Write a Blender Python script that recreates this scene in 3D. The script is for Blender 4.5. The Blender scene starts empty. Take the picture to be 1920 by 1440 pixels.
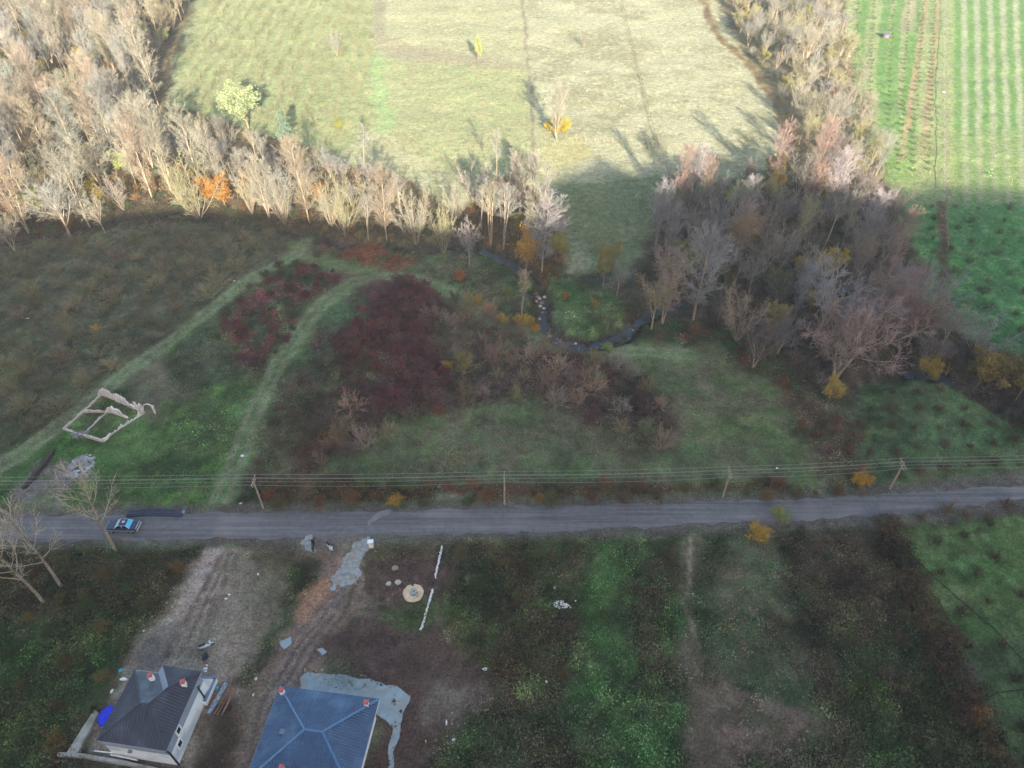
import bpy, math, random
import numpy as np
from mathutils import Vector, Matrix
S = bpy.context.scene
# ------------------------------------------------------------------ camera, sky, sun, exposure
FPX = 1356.0; TH = math.radians(42.5); CAMZ = 80.0
cd = bpy.data.cameras.new('camera'); cam = bpy.data.objects.new('camera', cd); S.collection.objects.link(cam); S.camera = cam
cd.sensor_width = 36; cd.lens = 36*FPX/1920; cd.clip_end = 9000; cd.clip_start = 1
cam.location = (0, 0, CAMZ); cam.rotation_euler = (math.pi/2-TH, 0, 0)
wd = bpy.data.worlds.new('World'); S.world = wd; wd.use_nodes = True
sky = wd.node_tree.nodes.new('ShaderNodeTexSky'); sky.sky_type = 'NISHITA'; sky.sun_disc = False
EL = math.radians(19); AZ = math.radians(168.7)
sky.air_density = 1; sky.dust_density = 1.6; sky.ozone_density = 0
sky.sun_elevation = EL; sky.sun_rotation = AZ
wd.node_tree.links.new(sky.outputs[0], wd.node_tree.nodes['Background'].inputs[0])
wd.node_tree.nodes['Background'].inputs[1].default_value = 0.105
SD = Vector((math.sin(AZ)*math.cos(EL), math.cos(AZ)*math.cos(EL), math.sin(EL)))
ld = bpy.data.lights.new('sun', 'SUN'); ld.energy = 5; ld.angle = math.radians(.53); ld.color = (1, .9, .74)
lo = bpy.data.objects.new('sun', ld); S.collection.objects.link(lo); lo.rotation_euler = SD.to_track_quat('Z', 'Y').to_euler()
S.view_settings.view_transform = 'Standard'; S.view_settings.look = 'None'; S.view_settings.gamma = 1
S.view_settings.exposure = 2.22
R = random.Random(7); NR = np.random.default_rng(11)
# ------------------------------------------------------------------ pixel of the 1920x1440 photo -> place
CT, ST = math.cos(TH), math.sin(TH)
def at(px, py, h=0.0):
    u = (px-960)/FPX; v = (720-py)/FPX
    dy = CT+v*ST; dz = -ST+v*CT; t = (h-CAMZ)/dz
    return Vector((u*t, dy*t, h))
def atn(px, py):
    u = (px-960)/FPX; v = (720-py)/FPX
    dy = CT+v*ST; dz = -ST+v*CT; t = -CAMZ/dz
    return u*t, dy*t
def hgt(pb, pt):   # height of a vertical thing whose foot is on row pb and top on row pt
    f = lambda y: math.tan(TH+math.atan((y-720)/FPX))
    return CAMZ*(1-f(pt)/f(pb))
def pix(x, y, z=0.0):
    dx, dy, dz = x, y, z-CAMZ
    zc = dy*CT-dz*ST; yc = dy*ST+dz*CT
    return 960+FPX*dx/zc, 720-FPX*yc/zc
def s2l(c):
    c = np.asarray(c, float)/255
    return np.where(c < .04045, c/12.92, ((c+.055)/1.055)**2.4)
LSH = np.array((.80, .92, 1.14)); LLI = np.array((2.95, 2.75, 2.5))
def sh(r, g, b): return np.clip(s2l((r, g, b))/LSH, .008, .85)     # surface colour of something the photo shows in the hill's shade
def li(r, g, b): return np.clip(s2l((r, g, b))/LLI, .008, .85)     # ... or in the sun
# ------------------------------------------------------------------ numpy noise
def vnoise(x, y, seed):
    g = np.random.default_rng(seed).random((257, 257))
    xi = np.floor(x).astype(int); yi = np.floor(y).astype(int); fx = x-xi; fy = y-yi
    fx = fx*fx*(3-2*fx); fy = fy*fy*(3-2*fy); xi &= 255; yi &= 255
    return (g[xi, yi]*(1-fx)+g[xi+1, yi]*fx)*(1-fy)+(g[xi, yi+1]*(1-fx)+g[xi+1, yi+1]*fx)*fy
def fbm(x, y, scale, seed, octs=4):
    s = 0; a = .5; n = 0; x = np.asarray(x)/scale+1000; y = np.asarray(y)/scale+1000
    for i in range(octs):
        s = s+a*vnoise(x, y, seed*17+i); n += a; a *= .55; x = x*2.03+13.7; y = y*2.03+7.1
    return s/n
def sstep(a, b, x):
    t = np.clip((x-a)/(b-a), 0, 1); return t*t*(3-2*t)
def poly_sd(X, Y, P):        # signed distance, positive inside
    d = np.full(X.shape, 1e9); ins = np.zeros(X.shape, bool); n = len(P)
    for i in range(n):
        ax, ay = P[i]; bx, by = P[(i+1) % n]
        ex, ey = bx-ax, by-ay; L = ex*ex+ey*ey+1e-9
        t = np.clip(((X-ax)*ex+(Y-ay)*ey)/L, 0, 1)
        d = np.minimum(d, (X-ax-t*ex)**2+(Y-ay-t*ey)**2)
        c = ((ay > Y) != (by > Y)); xx = (bx-ax)*(Y-ay)/((by-ay) if abs(by-ay) > 1e-9 else 1e-9)+ax
        ins ^= c & (X < xx)
    d = np.sqrt(d); return np.where(ins, d, -d)
def line_d(X, Y, P):
    d = np.full(X.shape, 1e9)
    for (ax, ay), (bx, by) in zip(P[:-1], P[1:]):
        ex, ey = bx-ax, by-ay; L = ex*ex+ey*ey+1e-9
        t = np.clip(((X-ax)*ex+(Y-ay)*ey)/L, 0, 1)
        d = np.minimum(d, (X-ax-t*ex)**2+(Y-ay-t*ey)**2)
    return np.sqrt(d)
W = lambda pts: [atn(*p) for p in pts]
# ------------------------------------------------------------------ materials
def newmat(name, col=(.5, .5, .5), rough=.8, metal=0, spec=.3):
    m = bpy.data.materials.new(name); m.use_nodes = True; b = m.node_tree.nodes['Principled BSDF']
    b.inputs['Base Color'].default_value = (*col, 1); b.inputs['Roughness'].default_value = rough
    b.inputs['Metallic'].default_value = metal; b.inputs['Specular IOR Level'].default_value = spec
    return m
def N(m, t, **k):
    n = m.node_tree.nodes.new(t)
    for a, v in k.items(): setattr(n, a, v)
    return n
def LK(m, a, b): m.node_tree.links.new(a, b)
def noisy(name, c1, c2, scale=1.0, rough=.85, detail=6, bump=0.0, coord='Object', metal=0, spec=.3, c3=None, s3=.3):
    m = newmat(name, c1, rough, metal, spec); b = m.node_tree.nodes['Principled BSDF']
    tc = N(m, 'ShaderNodeTexCoord'); nz = N(m, 'ShaderNodeTexNoise'); nz.inputs['Scale'].default_value = scale; nz.inputs['Detail'].default_value = detail
    nz.inputs['Roughness'].default_value = .65
    LK(m, tc.outputs[coord], nz.inputs['Vector']); r = N(m, 'ShaderNodeValToRGB')
    r.color_ramp.elements[0].position = .35; r.color_ramp.elements[1].position = .65
    r.color_ramp.elements[0].color = (*c1, 1); r.color_ramp.elements[1].color = (*c2, 1)
    LK(m, nz.outputs['Fac'], r.inputs['Fac']); out = r.outputs['Color']
    if c3 is not None:
        n2 = N(m, 'ShaderNodeTexNoise'); n2.inputs['Scale'].default_value = s3; n2.inputs['Detail'].default_value = 5
        LK(m, tc.outputs[coord], n2.inputs['Vector']); r2 = N(m, 'ShaderNodeValToRGB'); r2.color_ramp.elements[0].position = .5; r2.color_ramp.elements[1].position = .68
        mx = N(m, 'ShaderNodeMix', data_type='RGBA'); mx.inputs[7].default_value = (*c3, 1)
        LK(m, n2.outputs['Fac'], r2.inputs['Fac']); LK(m, r2.outputs['Color'], mx.inputs[0]); LK(m, out, mx.inputs[6]); out = mx.outputs[2]
    LK(m, out, b.inputs['Base Color'])
    if bump:
        bp = N(m, 'ShaderNodeBump'); bp.inputs['Strength'].default_value = bump; bp.inputs['Distance'].default_value = .1
        LK(m, nz.outputs['Fac'], bp.inputs['Height']); LK(m, bp.outputs['Normal'], b.inputs['Normal'])
    return m
def attr_mat(name, rough=.9, fine=5.0, amp=.5, bump=.6, bdist=.25, trans=0.0):
    m = newmat(name, (.1, .1, .1), rough, 0, .15); b = m.node_tree.nodes['Principled BSDF']
    a = N(m, 'ShaderNodeAttribute', attribute_name='Col'); tc = N(m, 'ShaderNodeTexCoord')
    out = a.outputs['Color']
    if amp:
        hs = None
        for sc, am in ((fine, amp), (fine*.22, amp*.6)):
            nz = N(m, 'ShaderNodeTexNoise'); nz.inputs['Scale'].default_value = sc; nz.inputs['Detail'].default_value = 5; nz.inputs['Roughness'].default_value = .7
            LK(m, tc.outputs['Object'], nz.inputs['Vector'])
            mr = N(m, 'ShaderNodeMapRange'); mr.inputs['From Min'].default_value = .3; mr.inputs['From Max'].default_value = .7
            mr.inputs['To Min'].default_value = 1-am; mr.inputs['To Max'].default_value = 1+am
            LK(m, nz.outputs['Fac'], mr.inputs['Value'])
            vm = N(m, 'ShaderNodeVectorMath', operation='SCALE'); LK(m, out, vm.inputs[0]); LK(m, mr.outputs['Result'], vm.inputs['Scale']); out = vm.outputs['Vector']
            if hs is None: hs = nz.outputs['Fac']
        bp = N(m, 'ShaderNodeBump'); bp.inputs['Strength'].default_value = bump; bp.inputs['Distance'].default_value = bdist
        LK(m, hs, bp.inputs['Height']); LK(m, bp.outputs['Normal'], b.inputs['Normal'])
    LK(m, out, b.inputs['Base Color']); return m
def tint_mat(name, rough=.9, var=.25, scale=.6):      # base colour = the object's own colour with a little wear
    m = newmat(name, (.1, .1, .1), rough, 0, .15); b = m.node_tree.nodes['Principled BSDF']
    oi = N(m, 'ShaderNodeObjectInfo'); tc = N(m, 'ShaderNodeTexCoord'); nz = N(m, 'ShaderNodeTexNoise'); nz.inputs['Scale'].default_value = scale; nz.inputs['Detail'].default_value = 3
    LK(m, tc.outputs['Object'], nz.inputs['Vector']); mr = N(m, 'ShaderNodeMapRange'); mr.inputs['From Min'].default_value = .3; mr.inputs['From Max'].default_value = .7
    mr.inputs['To Min'].default_value = 1-var; mr.inputs['To Max'].default_value = 1+var
    LK(m, nz.outputs['Fac'], mr.inputs['Value']); vm = N(m, 'ShaderNodeVectorMath', operation='SCALE')
    LK(m, oi.outputs['Color'], vm.inputs[0]); LK(m, mr.outputs['Result'], vm.inputs['Scale']); LK(m, vm.outputs['Vector'], b.inputs['Base Color']); return m
# ------------------------------------------------------------------ mesh builder
def np_mesh(name, V, F, col=None, smooth=False):
    """V (n,3); F (m,k) one face size"""
    me = bpy.data.meshes.new(name); V = np.asarray(V, np.float32); F = np.asarray(F, np.int32); k = F.shape[1]
    me.vertices.add(len(V)); me.vertices.foreach_set('co', V.ravel())
    me.loops.add(F.size); me.loops.foreach_set('vertex_index', F.ravel())
    me.polygons.add(len(F)); me.polygons.foreach_set('loop_start', np.arange(0, F.size, k, dtype=np.int32))
    me.update(calc_edges=True)
    if col is not None:
        a = me.color_attributes.new('Col', 'FLOAT_COLOR', 'POINT'); c = np.ones((len(V), 4), np.float32); c[:, :3] = col; a.data.foreach_set('color', c.ravel())
    if smooth: me.polygons.foreach_set('use_smooth', np.ones(len(F), bool))
    me.validate(); return me
class MB:
    def __init__(s): s.v = []; s.f = []; s.uv = {}
    def add(s, vs, fs):
        b = len(s.v); s.v += [tuple(v) for v in vs]; s.f += [tuple(b+i for i in f) for f in fs]; return s
    def box(s, c, d, rz=0, M=None):
        x, y, z = d[0]/2, d[1]/2, d[2]/2; ca, sa = math.cos(rz), math.sin(rz)
        vs = []
        for i, j, k in ((-1,-1,-1),(1,-1,-1),(1,1,-1),(-1,1,-1),(-1,-1,1),(1,-1,1),(1,1,1),(-1,1,1)):
            p = Vector((i*x*ca-j*y*sa, i*x*sa+j*y*ca, k*z))+Vector(c); vs.append(M @ p if M else p)
        return s.add(vs, [(0,3,2,1),(4,5,6,7),(0,1,5,4),(1,2,6,5),(2,3,7,6),(3,0,4,7)])
    def prism(s, pts, z0, z1):
        n = len(pts); vs = [(p[0], p[1], z0 if not callable(z0) else z0(p)) for p in pts]+[(p[0], p[1], z1 if not callable(z1) else z1(p)) for p in pts]
        return s.add(vs, [tuple(range(n))[::-1], tuple(range(n, 2*n))]+[(i, (i+1) % n, n+(i+1) % n, n+i) for i in range(n)])
    def wall(s, a, b, t, z0, z1):
        a = Vector(a[:2]); b = Vector(b[:2]); d = (b-a).normalized(); n = Vector((-d.y, d.x))*t/2
        return s.prism([a-n, b-n, b+n, a+n], z0, z1)
    def tube(s, pts, r, n=8, cap=True):
        pts = [Vector(p) for p in pts]; rs = r if isinstance(r, (list, tuple)) else [r]*len(pts); b = len(s.v)
        for i, p in enumerate(pts):
            d = (pts[min(i+1, len(pts)-1)]-pts[max(i-1, 0)]).normalized()
            a = d.orthogonal().normalized() if i == 0 else (a-d*a.dot(d)).normalized()
            q = d.cross(a)
            for k in range(n):
                t = 2*math.pi*k/n; s.v.append(tuple(p+(a*math.cos(t)+q*math.sin(t))*rs[i]))
        for i in range(len(pts)-1):
            for k in range(n):
                s.f.append((b+i*n+k, b+i*n+(k+1) % n, b+(i+1)*n+(k+1) % n, b+(i+1)*n+k))
        if cap: s.f.append(tuple(b+k for k in range(n))[::-1]); s.f.append(tuple(b+(len(pts)-1)*n+k for k in range(n)))
        return s
    def loft(s, rings):        # closed rings of equal length
        n = len(rings[0]); b = len(s.v)
        for r in rings: s.v += [tuple(p) for p in r]
        for i in range(len(rings)-1):
            for k in range(n): s.f.append((b+i*n+k, b+i*n+(k+1) % n, b+(i+1)*n+(k+1) % n, b+(i+1)*n+k))
        s.f.append(tuple(b+k for k in range(n))[::-1]); s.f.append(tuple(b+(len(rings)-1)*n+k for k in range(n))); return s
    def build(s, name, mat, parent=None, smooth=False, bevel=0, loc=None):
        off = parent.location if parent is not None and loc is None else (Vector(loc) if loc is not None else Vector((0, 0, 0)))
        me = bpy.data.meshes.new(name); me.from_pydata([tuple(Vector(v)-off) for v in s.v], [], s.f); me.update()
        me.materials.append(mat); o = bpy.data.objects.new(name, me); S.collection.objects.link(o)
        if parent is not None: o.parent = parent
        elif loc is not None: o.location = loc
        if smooth: me.polygons.foreach_set('use_smooth', [True]*len(me.polygons))
        if bevel:
            md = o.modifiers.new('bevel', 'BEVEL'); md.width = bevel; md.segments = 2; md.limit_method = 'ANGLE'
        return o
def tag(o, label=None, cat=None, group=None, kind=None):
    if label: o['label'] = label
    if cat: o['category'] = cat
    if group: o['group'] = group
    if kind: o['kind'] = kind
    return o
def thing(name, label, cat, loc, rz=0, group=None):
    o = bpy.data.objects.new(name, None); S.collection.objects.link(o); o.location = loc; o.rotation_euler = (0, 0, rz); o.empty_display_size = .5
    return tag(o, label, cat, group)
def part(mb, name, mat, root, **k):      # part built in the thing's own local frame
    return mb.build(name, mat, root, loc=(0, 0, 0), **k)
def link_mesh(name, me, parent=None, loc=(0, 0, 0)):
    o = bpy.data.objects.new(name, me); S.collection.objects.link(o); o.location = loc
    if parent is not None: o.parent = parent
    return o
# ------------------------------------------------------------------ terrain
RIV = W([(860,440),(900,458),(945,478),(975,500),(1000,530),(1018,560),(1012,592),(1022,612),(1050,632),(1100,640),(1140,632),(1170,620),(1200,592),(1240,570),(1290,560),(1340,565),(1400,590),(1450,620),(1510,665),(1560,705),(1605,718),(1650,702),(1700,690),(1750,692),(1800,708),(1860,745),(1950,800)])
RIVL = W([(-60,470),(60,440),(150,425),(250,405),(330,395),(375,400),(450,425),(540,432),(640,452),(760,462),(860,462),(900,458)])
ROADN = [(-500,968),(0,968),(300,965),(700,958),(1000,949),(1250,943),(1400,939),(1600,931),(1780,921),(1920,909),(2400,868)]
ROADS = [(-500,1016),(0,1016),(300,1012),(560,1009),(700,1004),(1000,999),(1300,984),(1500,976),(1700,962),(1920,936),(2400,892)]
def geo(a, b, s0, g, sgn=1):
    o = []; s = s0
    while abs(a) < abs(b): a += sgn*s; s *= g; o.append(a)
    return o
xs = list(np.arange(-115, 115.01, .42)); xs = [v for v in geo(-205, -2600, .9, 1.05, -1)][::-1]+list(np.arange(-205, -115.3, .68))+xs+list(np.arange(115.6, 205, .6))+geo(205, 2600, .9, 1.05)
ys = list(np.arange(26, 108, .38))+list(np.arange(108, 190, .6))+list(np.arange(190, 330, 1.0)); ys = geo(26, -2400, 1.2, 1.06, -1)[::-1]+ys+geo(329, 4200, 1.5, 1.06)
xs = np.array(xs); ys = np.array(ys); X, Y = np.meshgrid(xs, ys)
roadc = np.array([(lambda a, b: ((a[0]+b[0])/2, (a[1]+b[1])/2))(atn(*n), atn(*s)) for n, s in zip(ROADN, ROADS)])
def base_z(X, Y):
    X = np.asarray(X, float); Y = np.asarray(Y, float)
    z = (fbm(X, Y, 14, 3, 3)-.5)*1.1+(fbm(X, Y, 2.2, 4, 2)-.5)*.22
    dr = line_d(X, Y, [tuple(p) for p in roadc]); z = z*sstep(3.2, 9, dr)
    ub = np.minimum(line_d(X, Y, W([(190,1340),(330,1290),(560,1380),(680,1360)])), 40); z = z*(.15+.85*sstep(8, 16, ub))
    d = line_d(X, Y, RIV); z = z-2.0*sstep(3.6, .7, d+(fbm(X, Y, 2.5, 2, 5)-.5)*3)
    d = line_d(X, Y, RIVL); z = z-1.2*sstep(4, 1, d)
    # long hillside behind the camera whose shade falls over the near ground
    ridge = 108+(fbm(X, 0*Y, 90, 2, 8)-.5)*10
    return z, ridge
Z, _ = base_z(X, Y)
# the hill: crest line set so that its shade ends where the photo's does
EDGE = [(-400,455),(0,440),(250,425),(450,432),(700,448),(860,430),(960,400),(1020,372),(1075,350),(1125,338),(1180,352),(1240,345),(1300,322),(1360,318),(1420,350),(1520,372),(1600,380),(1700,382),(1800,384),(1920,388),(2300,392)]
YR = -190.0; TE = math.tan(EL); sx, sy = SD.x/math.cos(EL), SD.y/math.cos(EL)
rp = []
for p in EDGE:
    gx, gy = atn(*p); t = (YR-gy)/sy; rp.append((gx+sx*t, t*TE))
rx = np.array([p[0] for p in rp]); rz = np.array([p[1] for p in rp])
def ridge_z(x):
    h = np.interp(x, rx, rz); return h+(fbm(x, 0*x, 2.5, 21, 3)-.5)*1.6+np.where(x < rx[0], (rx[0]-x)*-.03, 0)
RZ = ridge_z(X)
hillz = np.where(Y > YR, RZ*sstep(-28, YR, Y)**.8, RZ*(1-.7*sstep(YR, YR-500, Y)))
Z = np.where(Y < -28, Z+hillz, Z)
# far hills beyond the frame, so the land closes at the horizon
Z = Z+sstep(480, 1600, Y)*110*fbm(X, Y, 500, 31, 4)+sstep(420, 1500, np.abs(X))*90*fbm(X, Y, 400, 33, 4)*(Y > -28)
def ground_z(x, y):
    return float(np.interp(0, [0], [0])) if False else _gz(x, y)
def _gz(x, y):
    i = min(max(np.searchsorted(xs, x)-1, 0), len(xs)-2); j = min(max(np.searchsorted(ys, y)-1, 0), len(ys)-2)
    fx = (x-xs[i])/(xs[i+1]-xs[i]); fy = (y-ys[j])/(ys[j+1]-ys[j])
    return float((Z[j, i]*(1-fx)+Z[j, i+1]*fx)*(1-fy)+(Z[j+1, i]*(1-fx)+Z[j+1, i+1]*fx)*fy)
def gzv(x, y):
    i = np.clip(np.searchsorted(xs, x)-1, 0, len(xs)-2); j = np.clip(np.searchsorted(ys, y)-1, 0, len(ys)-2)
    fx = (x-xs[i])/(xs[i+1]-xs[i]); fy = (y-ys[j])/(ys[j+1]-ys[j])
    return (Z[j, i]*(1-fx)+Z[j, i+1]*fx)*(1-fy)+(Z[j+1, i]*(1-fx)+Z[j+1, i+1]*fx)*fy
def g(px, py, dz=0):          # a photo pixel's spot on the terrain
    x, y = atn(px, py); return Vector((x, y, _gz(x, y)+dz))
# ---- ground cover painted by region.  Channels of VEG: grass, bramble, dry twigs, clods
COL = np.zeros(X.shape+(3,)); VEG = np.zeros(X.shape+(4,))
core = (Y > 20) & (Y < 420)
wx = (fbm(X, Y, 6, 41, 5)-.5)*7.0+(fbm(X, Y, 1.2, 43, 3)-.5)*1.6; wy = (fbm(X, Y, 6, 42, 5)-.5)*7.0+(fbm(X, Y, 1.2, 44, 3)-.5)*1.6
n_big = fbm(X, Y, 9, 51, 4); n_mid = fbm(X, Y, 2.6, 52, 4); n_sm = fbm(X, Y, 1.0, 53, 3); n_str = fbm(X*1.0, Y*.35, 2.0, 54, 4)
def mixc(c1, c2, c3=None, n=None, thr=.55):
    m = sstep(.38, .62, (n_big*.45+n_mid*.55) if n is None else n)[..., None]
    c = c1*(1-m)+c2*m
    if c3 is not None:
        q = sstep(thr, thr+.08, n_mid*.5+n_sm*.5)[..., None]; c = c*(1-q)+c3*q
    return c
def put(w, c, veg):
    global COL, VEG
    w = w[..., None]; COL = COL*(1-w)+c*w; VEG = VEG*(1-w)+np.array(veg)*w
def area(pts, c, veg=(0, 0, 0, 0), soft=1.5, warp=1.0, op=1.0, grow=0.0):
    sd = poly_sd(X+wx*warp, Y+wy*warp, W(pts)); put(sstep(-soft/2-grow, soft/2-grow, sd)*op, c, veg)
def line(pts, width, c, veg=(0, 0, 0, 0), soft=1.0, warp=.3, op=1.0):
    d = line_d(X+wx*warp, Y+wy*warp, W(pts)); put(sstep(width/2+soft/2, width/2-soft/2, d)*op, c, veg)
def spots(pts, thr, c, veg, soft=.06, n=None):     # irregular patches of something inside a region
    sd = poly_sd(X, Y, W(pts)); nn = n_mid if n is None else n
    put(sstep(thr, thr+soft, nn)*sstep(-1, 3, sd), c, veg)
# everything: dull grass, far land
put(np.ones(X.shape), mixc(sh(84,92,74), sh(74,84,66), sh(96,100,82)), (.5, .1, .1, 0))
# --- sunlit far meadows
area([(560,-60),(1340,-60),(1400,120),(1480,215),(1490,290),(1400,330),(1350,420),(1290,520),(1150,560),(1040,500),(900,420),(700,330),(600,300),(300,215),(330,120),(400,-60)],
     mixc(li(228,220,160), li(210,202,142), li(234,226,174)), (.3, 0, 0, 0), 4)
area([(985,-60),(1340,-60),(1400,120),(1480,215),(1490,290),(1350,330),(1050,340),(1000,200)], mixc(li(230,220,166), li(206,196,142), li(236,228,178), n_big), (.25, 0, 0, 0), 2, .4)
area([(710,110),(990,130),(1000,330),(860,330),(760,280),(700,220)], mixc(li(220,214,148), li(206,198,138), li(206,216,140)), (.3, 0, .1, 0), 4)
area([(330,215),(330,120),(400,-60),(705,-60),(705,240),(620,300)], mixc(li(208,208,142), li(190,188,126), li(202,214,136)), (.3, 0, .1, 0), 3)
area([(700,60),(780,85),(990,120),(985,135),(720,112)], mixc(li(204,186,142), li(212,194,148)), (.1, .1, .3, 0), 4, 1, .7)
line([(712,-40),(712,70)], 4, mixc(li(212,200,150), li(196,180,140)), (.1, 0, .3, 0), 2)
line([(975,-40),(985,60),(992,140),(1000,260),(998,330)], 1.1, mixc(li(182,168,134), li(204,190,144)), (.1, .3, .4, 0), 1)
line([(705,110),(716,170),(726,240)], 4, li(196,226,140)*np.ones(X.shape+(3,)), (.4, 0, 0, 0), 5, 1, .8)
area([(1010,270),(1090,255),(1110,300),(1030,330),(1005,300)], mixc(li(222,208,140), li(226,214,148)), (.2, 0, 0, 0), 4)
area([(1040,345),(1180,330),(1290,320),(1370,330),(1300,430),(1220,500),(1120,520),(1050,430)], mixc(sh(92,106,78), sh(82,96,76), sh(104,112,84)), (.5, 0, .1, 0), 5)
# --- right field strips
area([(1560,-60),(2100,-60),(2100,700),(1800,690),(1760,600),(1700,450),(1620,300),(1570,180),(1580,80)], mixc(li(196,208,130), li(206,202,140), li(170,190,110)), (.5, 0, 0, 0), 2)
for k, (x0, x1, x2) in enumerate([(1665,1652,1662),(1690,1672,1680),(1625,1606,1640),(1720,1704,1700)]):
    line([(x0,-30),(x1,150),(x2,330)], 3.0, mixc(li(138,184,84), li(156,190,104)), (.7, 0, 0, 0), 1.2, .25)
for a, b in (((1742,-30),(1690,300)), ((1765,-30),(1728,300))):
    line([a, b], 1.5, mixc(li(224,196,140), li(206,176,118)), (0, 0, 0, .2), .6, .2)
line([(1712,-30),(1700,60)], 4, mixc(li(226,204,156), li(204,196,140)), (0, 0, 0, .2), 3, .2)
for k in range(7):
    x0 = 1796+k*24; x1 = 1800+k*26
    line([(x0,-30),(x1,260),(x1+6,400)], 2.6, mixc(li(134,182,84), li(150,190,98)), (.7, 0, 0, 0), 1.2, .15, .95)
    line([(x0+12,-30),(x1+13,260),(x1+19,400)], 2.2, mixc(li(220,218,168), li(206,208,150)), (.3, 0, 0, 0), 1.2, .15, .9)
area([(1640,250),(1920,250),(2050,250),(2050,400),(1700,400)], mixc(li(190,200,118), li(168,190,100), li(206,196,138)), (.6, .1, .1, 0), 8, 1, .45)
area([(1690,385),(2100,385),(2100,720),(1900,720),(1830,620),(1770,600),(1730,520)], mixc(sh(64,112,66), sh(56,98,62), sh(84,124,76)), (.9, .1, 0, 0), 5)
line([(1772,-40),(1770,180),(1772,380)], .3, li(206,206,170)*np.ones(X.shape+(3,)), (0, 0, 0, 0), .3, .05)
line([(1765,380),(1772,520),(1775,590)], 1.8, mixc(sh(86,74,62), sh(76,72,58)), (.2, .5, .4, 0), 1.2, .4)
# --- wood floor, left and right
area([(-400,-60),(380,-60),(330,90),(310,200),(420,225),(620,300),(740,330),(850,400),(900,440),(850,465),(640,452),(380,412),(200,440),(60,455),(-60,475),(-400,520)],
     mixc(li(150,122,88), li(136,116,84), li(170,148,90)), (.1, .6, .8, 0), 3)
area([(-400,380),(200,345),(400,385),(640,440),(600,455),(380,415),(200,440),(60,455),(-60,475),(-400,520)], mixc(sh(64,62,52), sh(72,58,50), sh(58,72,48)), (.1, .8, .6, 0), 5)
area([(850,400),(960,330),(1050,400),(1060,500),(1020,560),(960,480),(880,470)], mixc(sh(84,70,52), sh(70,72,50), sh(106,78,48)), (.2, .6, .6, 0), 4)
area([(1330,-60),(1570,-60),(1610,180),(1650,300),(1720,470),(1760,600),(1850,650),(2050,700),(2050,900),(1900,800),(1800,720),(1640,720),(1560,770),(1450,700),(1300,640),(1180,640),(1150,560),(1230,430),(1330,350),(1490,320),(1470,200),(1370,60)],
     mixc(sh(66,62,56), sh(58,62,50), sh(76,62,50)), (.1, .7, .7, 0), 4)
area([(1340,-60),(1560,-60),(1600,180),(1640,300),(1500,330),(1470,200),(1370,60)], mixc(li(156,136,100), li(170,150,112), li(176,164,96)), (.1, .6, .8, 0), 3)
# --- creek valley
area([(820,470),(920,465),(960,520),(1000,600),(980,620),(900,580),(850,530)], mixc(sh(58,80,56), sh(60,72,58), sh(74,84,50)), (.7, .8, .1, 0), 3)
area([(1040,520),(1120,540),(1180,560),(1180,600),(1140,625),(1060,620),(1030,580)], mixc(sh(62,88,56), sh(68,78,54), sh(92,112,76)), (.8, .4, .1, 0), 3)
area([(1060,525),(1130,500),(1180,530),(1130,555),(1070,550)], mixc(sh(52,58,50), sh(60,70,52)), (.5, .5, .2, 0), 4)
area([(1190,600),(1350,600),(1450,690),(1550,780),(1500,800),(1380,700),(1220,650)], mixc(sh(50,66,46), sh(60,64,46), sh(84,58,44)), (.3, 1, .3, 0), 4)
for P_, w_ in ((RIV, 3.2), (RIVL, 2.6)):
    d = line_d(X, Y, P_); put(sstep(w_*.9, w_*.45, d+(n_sm-.5)*1.5), mixc(sh(58,54,52), sh(80,76,72), sh(48,48,44), n_sm), (0, .15, 0, .3))
# --- brown hazel field, left
area([(-500,520),(-60,480),(100,455),(230,436),(400,418),(545,430),(545,462),(470,520),(380,590),(290,655),(190,735),(90,805),(0,855),(-500,1000)],
     mixc(sh(78,80,66), sh(68,74,60), sh(88,88,74)), (.35, .05, .5, 0), 2)
area([(-500,620),(0,600),(120,690),(240,690),(190,735),(90,805),(0,855),(-500,1000)], mixc(sh(66,80,54), sh(76,80,60)), (.6, .1, .3, 0), 12, 1, .7)
# --- slope between the two tracks and down to the road
area([(560,450),(720,455),(900,480),(1000,610),(1060,650),(1240,640),(1340,640),(1460,740),(1570,850),(1580,930),(400,960),(430,860),(300,650),(470,520)], mixc(sh(74,84,62), sh(72,70,58), sh(82,94,70)), (.5, .3, .3, 0), 2)
area([(300,655),(420,600),(470,650),(500,700),(470,800),(430,880),(400,960),(-500,964),(-500,900),(0,860),(110,800),(200,735)], mixc(sh(64,92,54), sh(70,86,58), sh(74,112,56)), (.9, .2, .05, 0), 3)
area([(160,840),(240,780),(330,790),(330,860),(240,890),(170,880)], mixc(sh(70,102,58), sh(72,94,58), sh(80,108,64)), (1, 0, 0, 0), 5)
area([(240,680),(330,670),(350,740),(280,780),(230,730)], mixc(sh(92,90,78), sh(82,82,70)), (.3, 0, .5, 0), 3)
area([(300,640),(370,620),(440,650),(430,720),(340,770),(320,700)], mixc(sh(60,68,56), sh(68,76,60)), (.2, 1, .3, 0), 3)
area([(310,780),(370,740),(430,720),(470,720),(430,800),(400,850),(330,900),(240,930),(250,880),(320,850)], mixc(sh(58,74,50), sh(66,80,54), sh(74,96,56)), (.6, .6, .1, 0), 4, 1, .8)
RED = mixc(sh(82,50,54), sh(70,50,54), sh(92,60,54))
area([(480,500),(550,472),(640,462),(700,480),(660,520),(600,555),(560,610),(520,680),(470,710),(430,680),(390,640),(420,580)], mixc(sh(66,72,54), sh(66,62,52), sh(72,96,66)), (.4, .6, .1, 0), 3)
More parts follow.
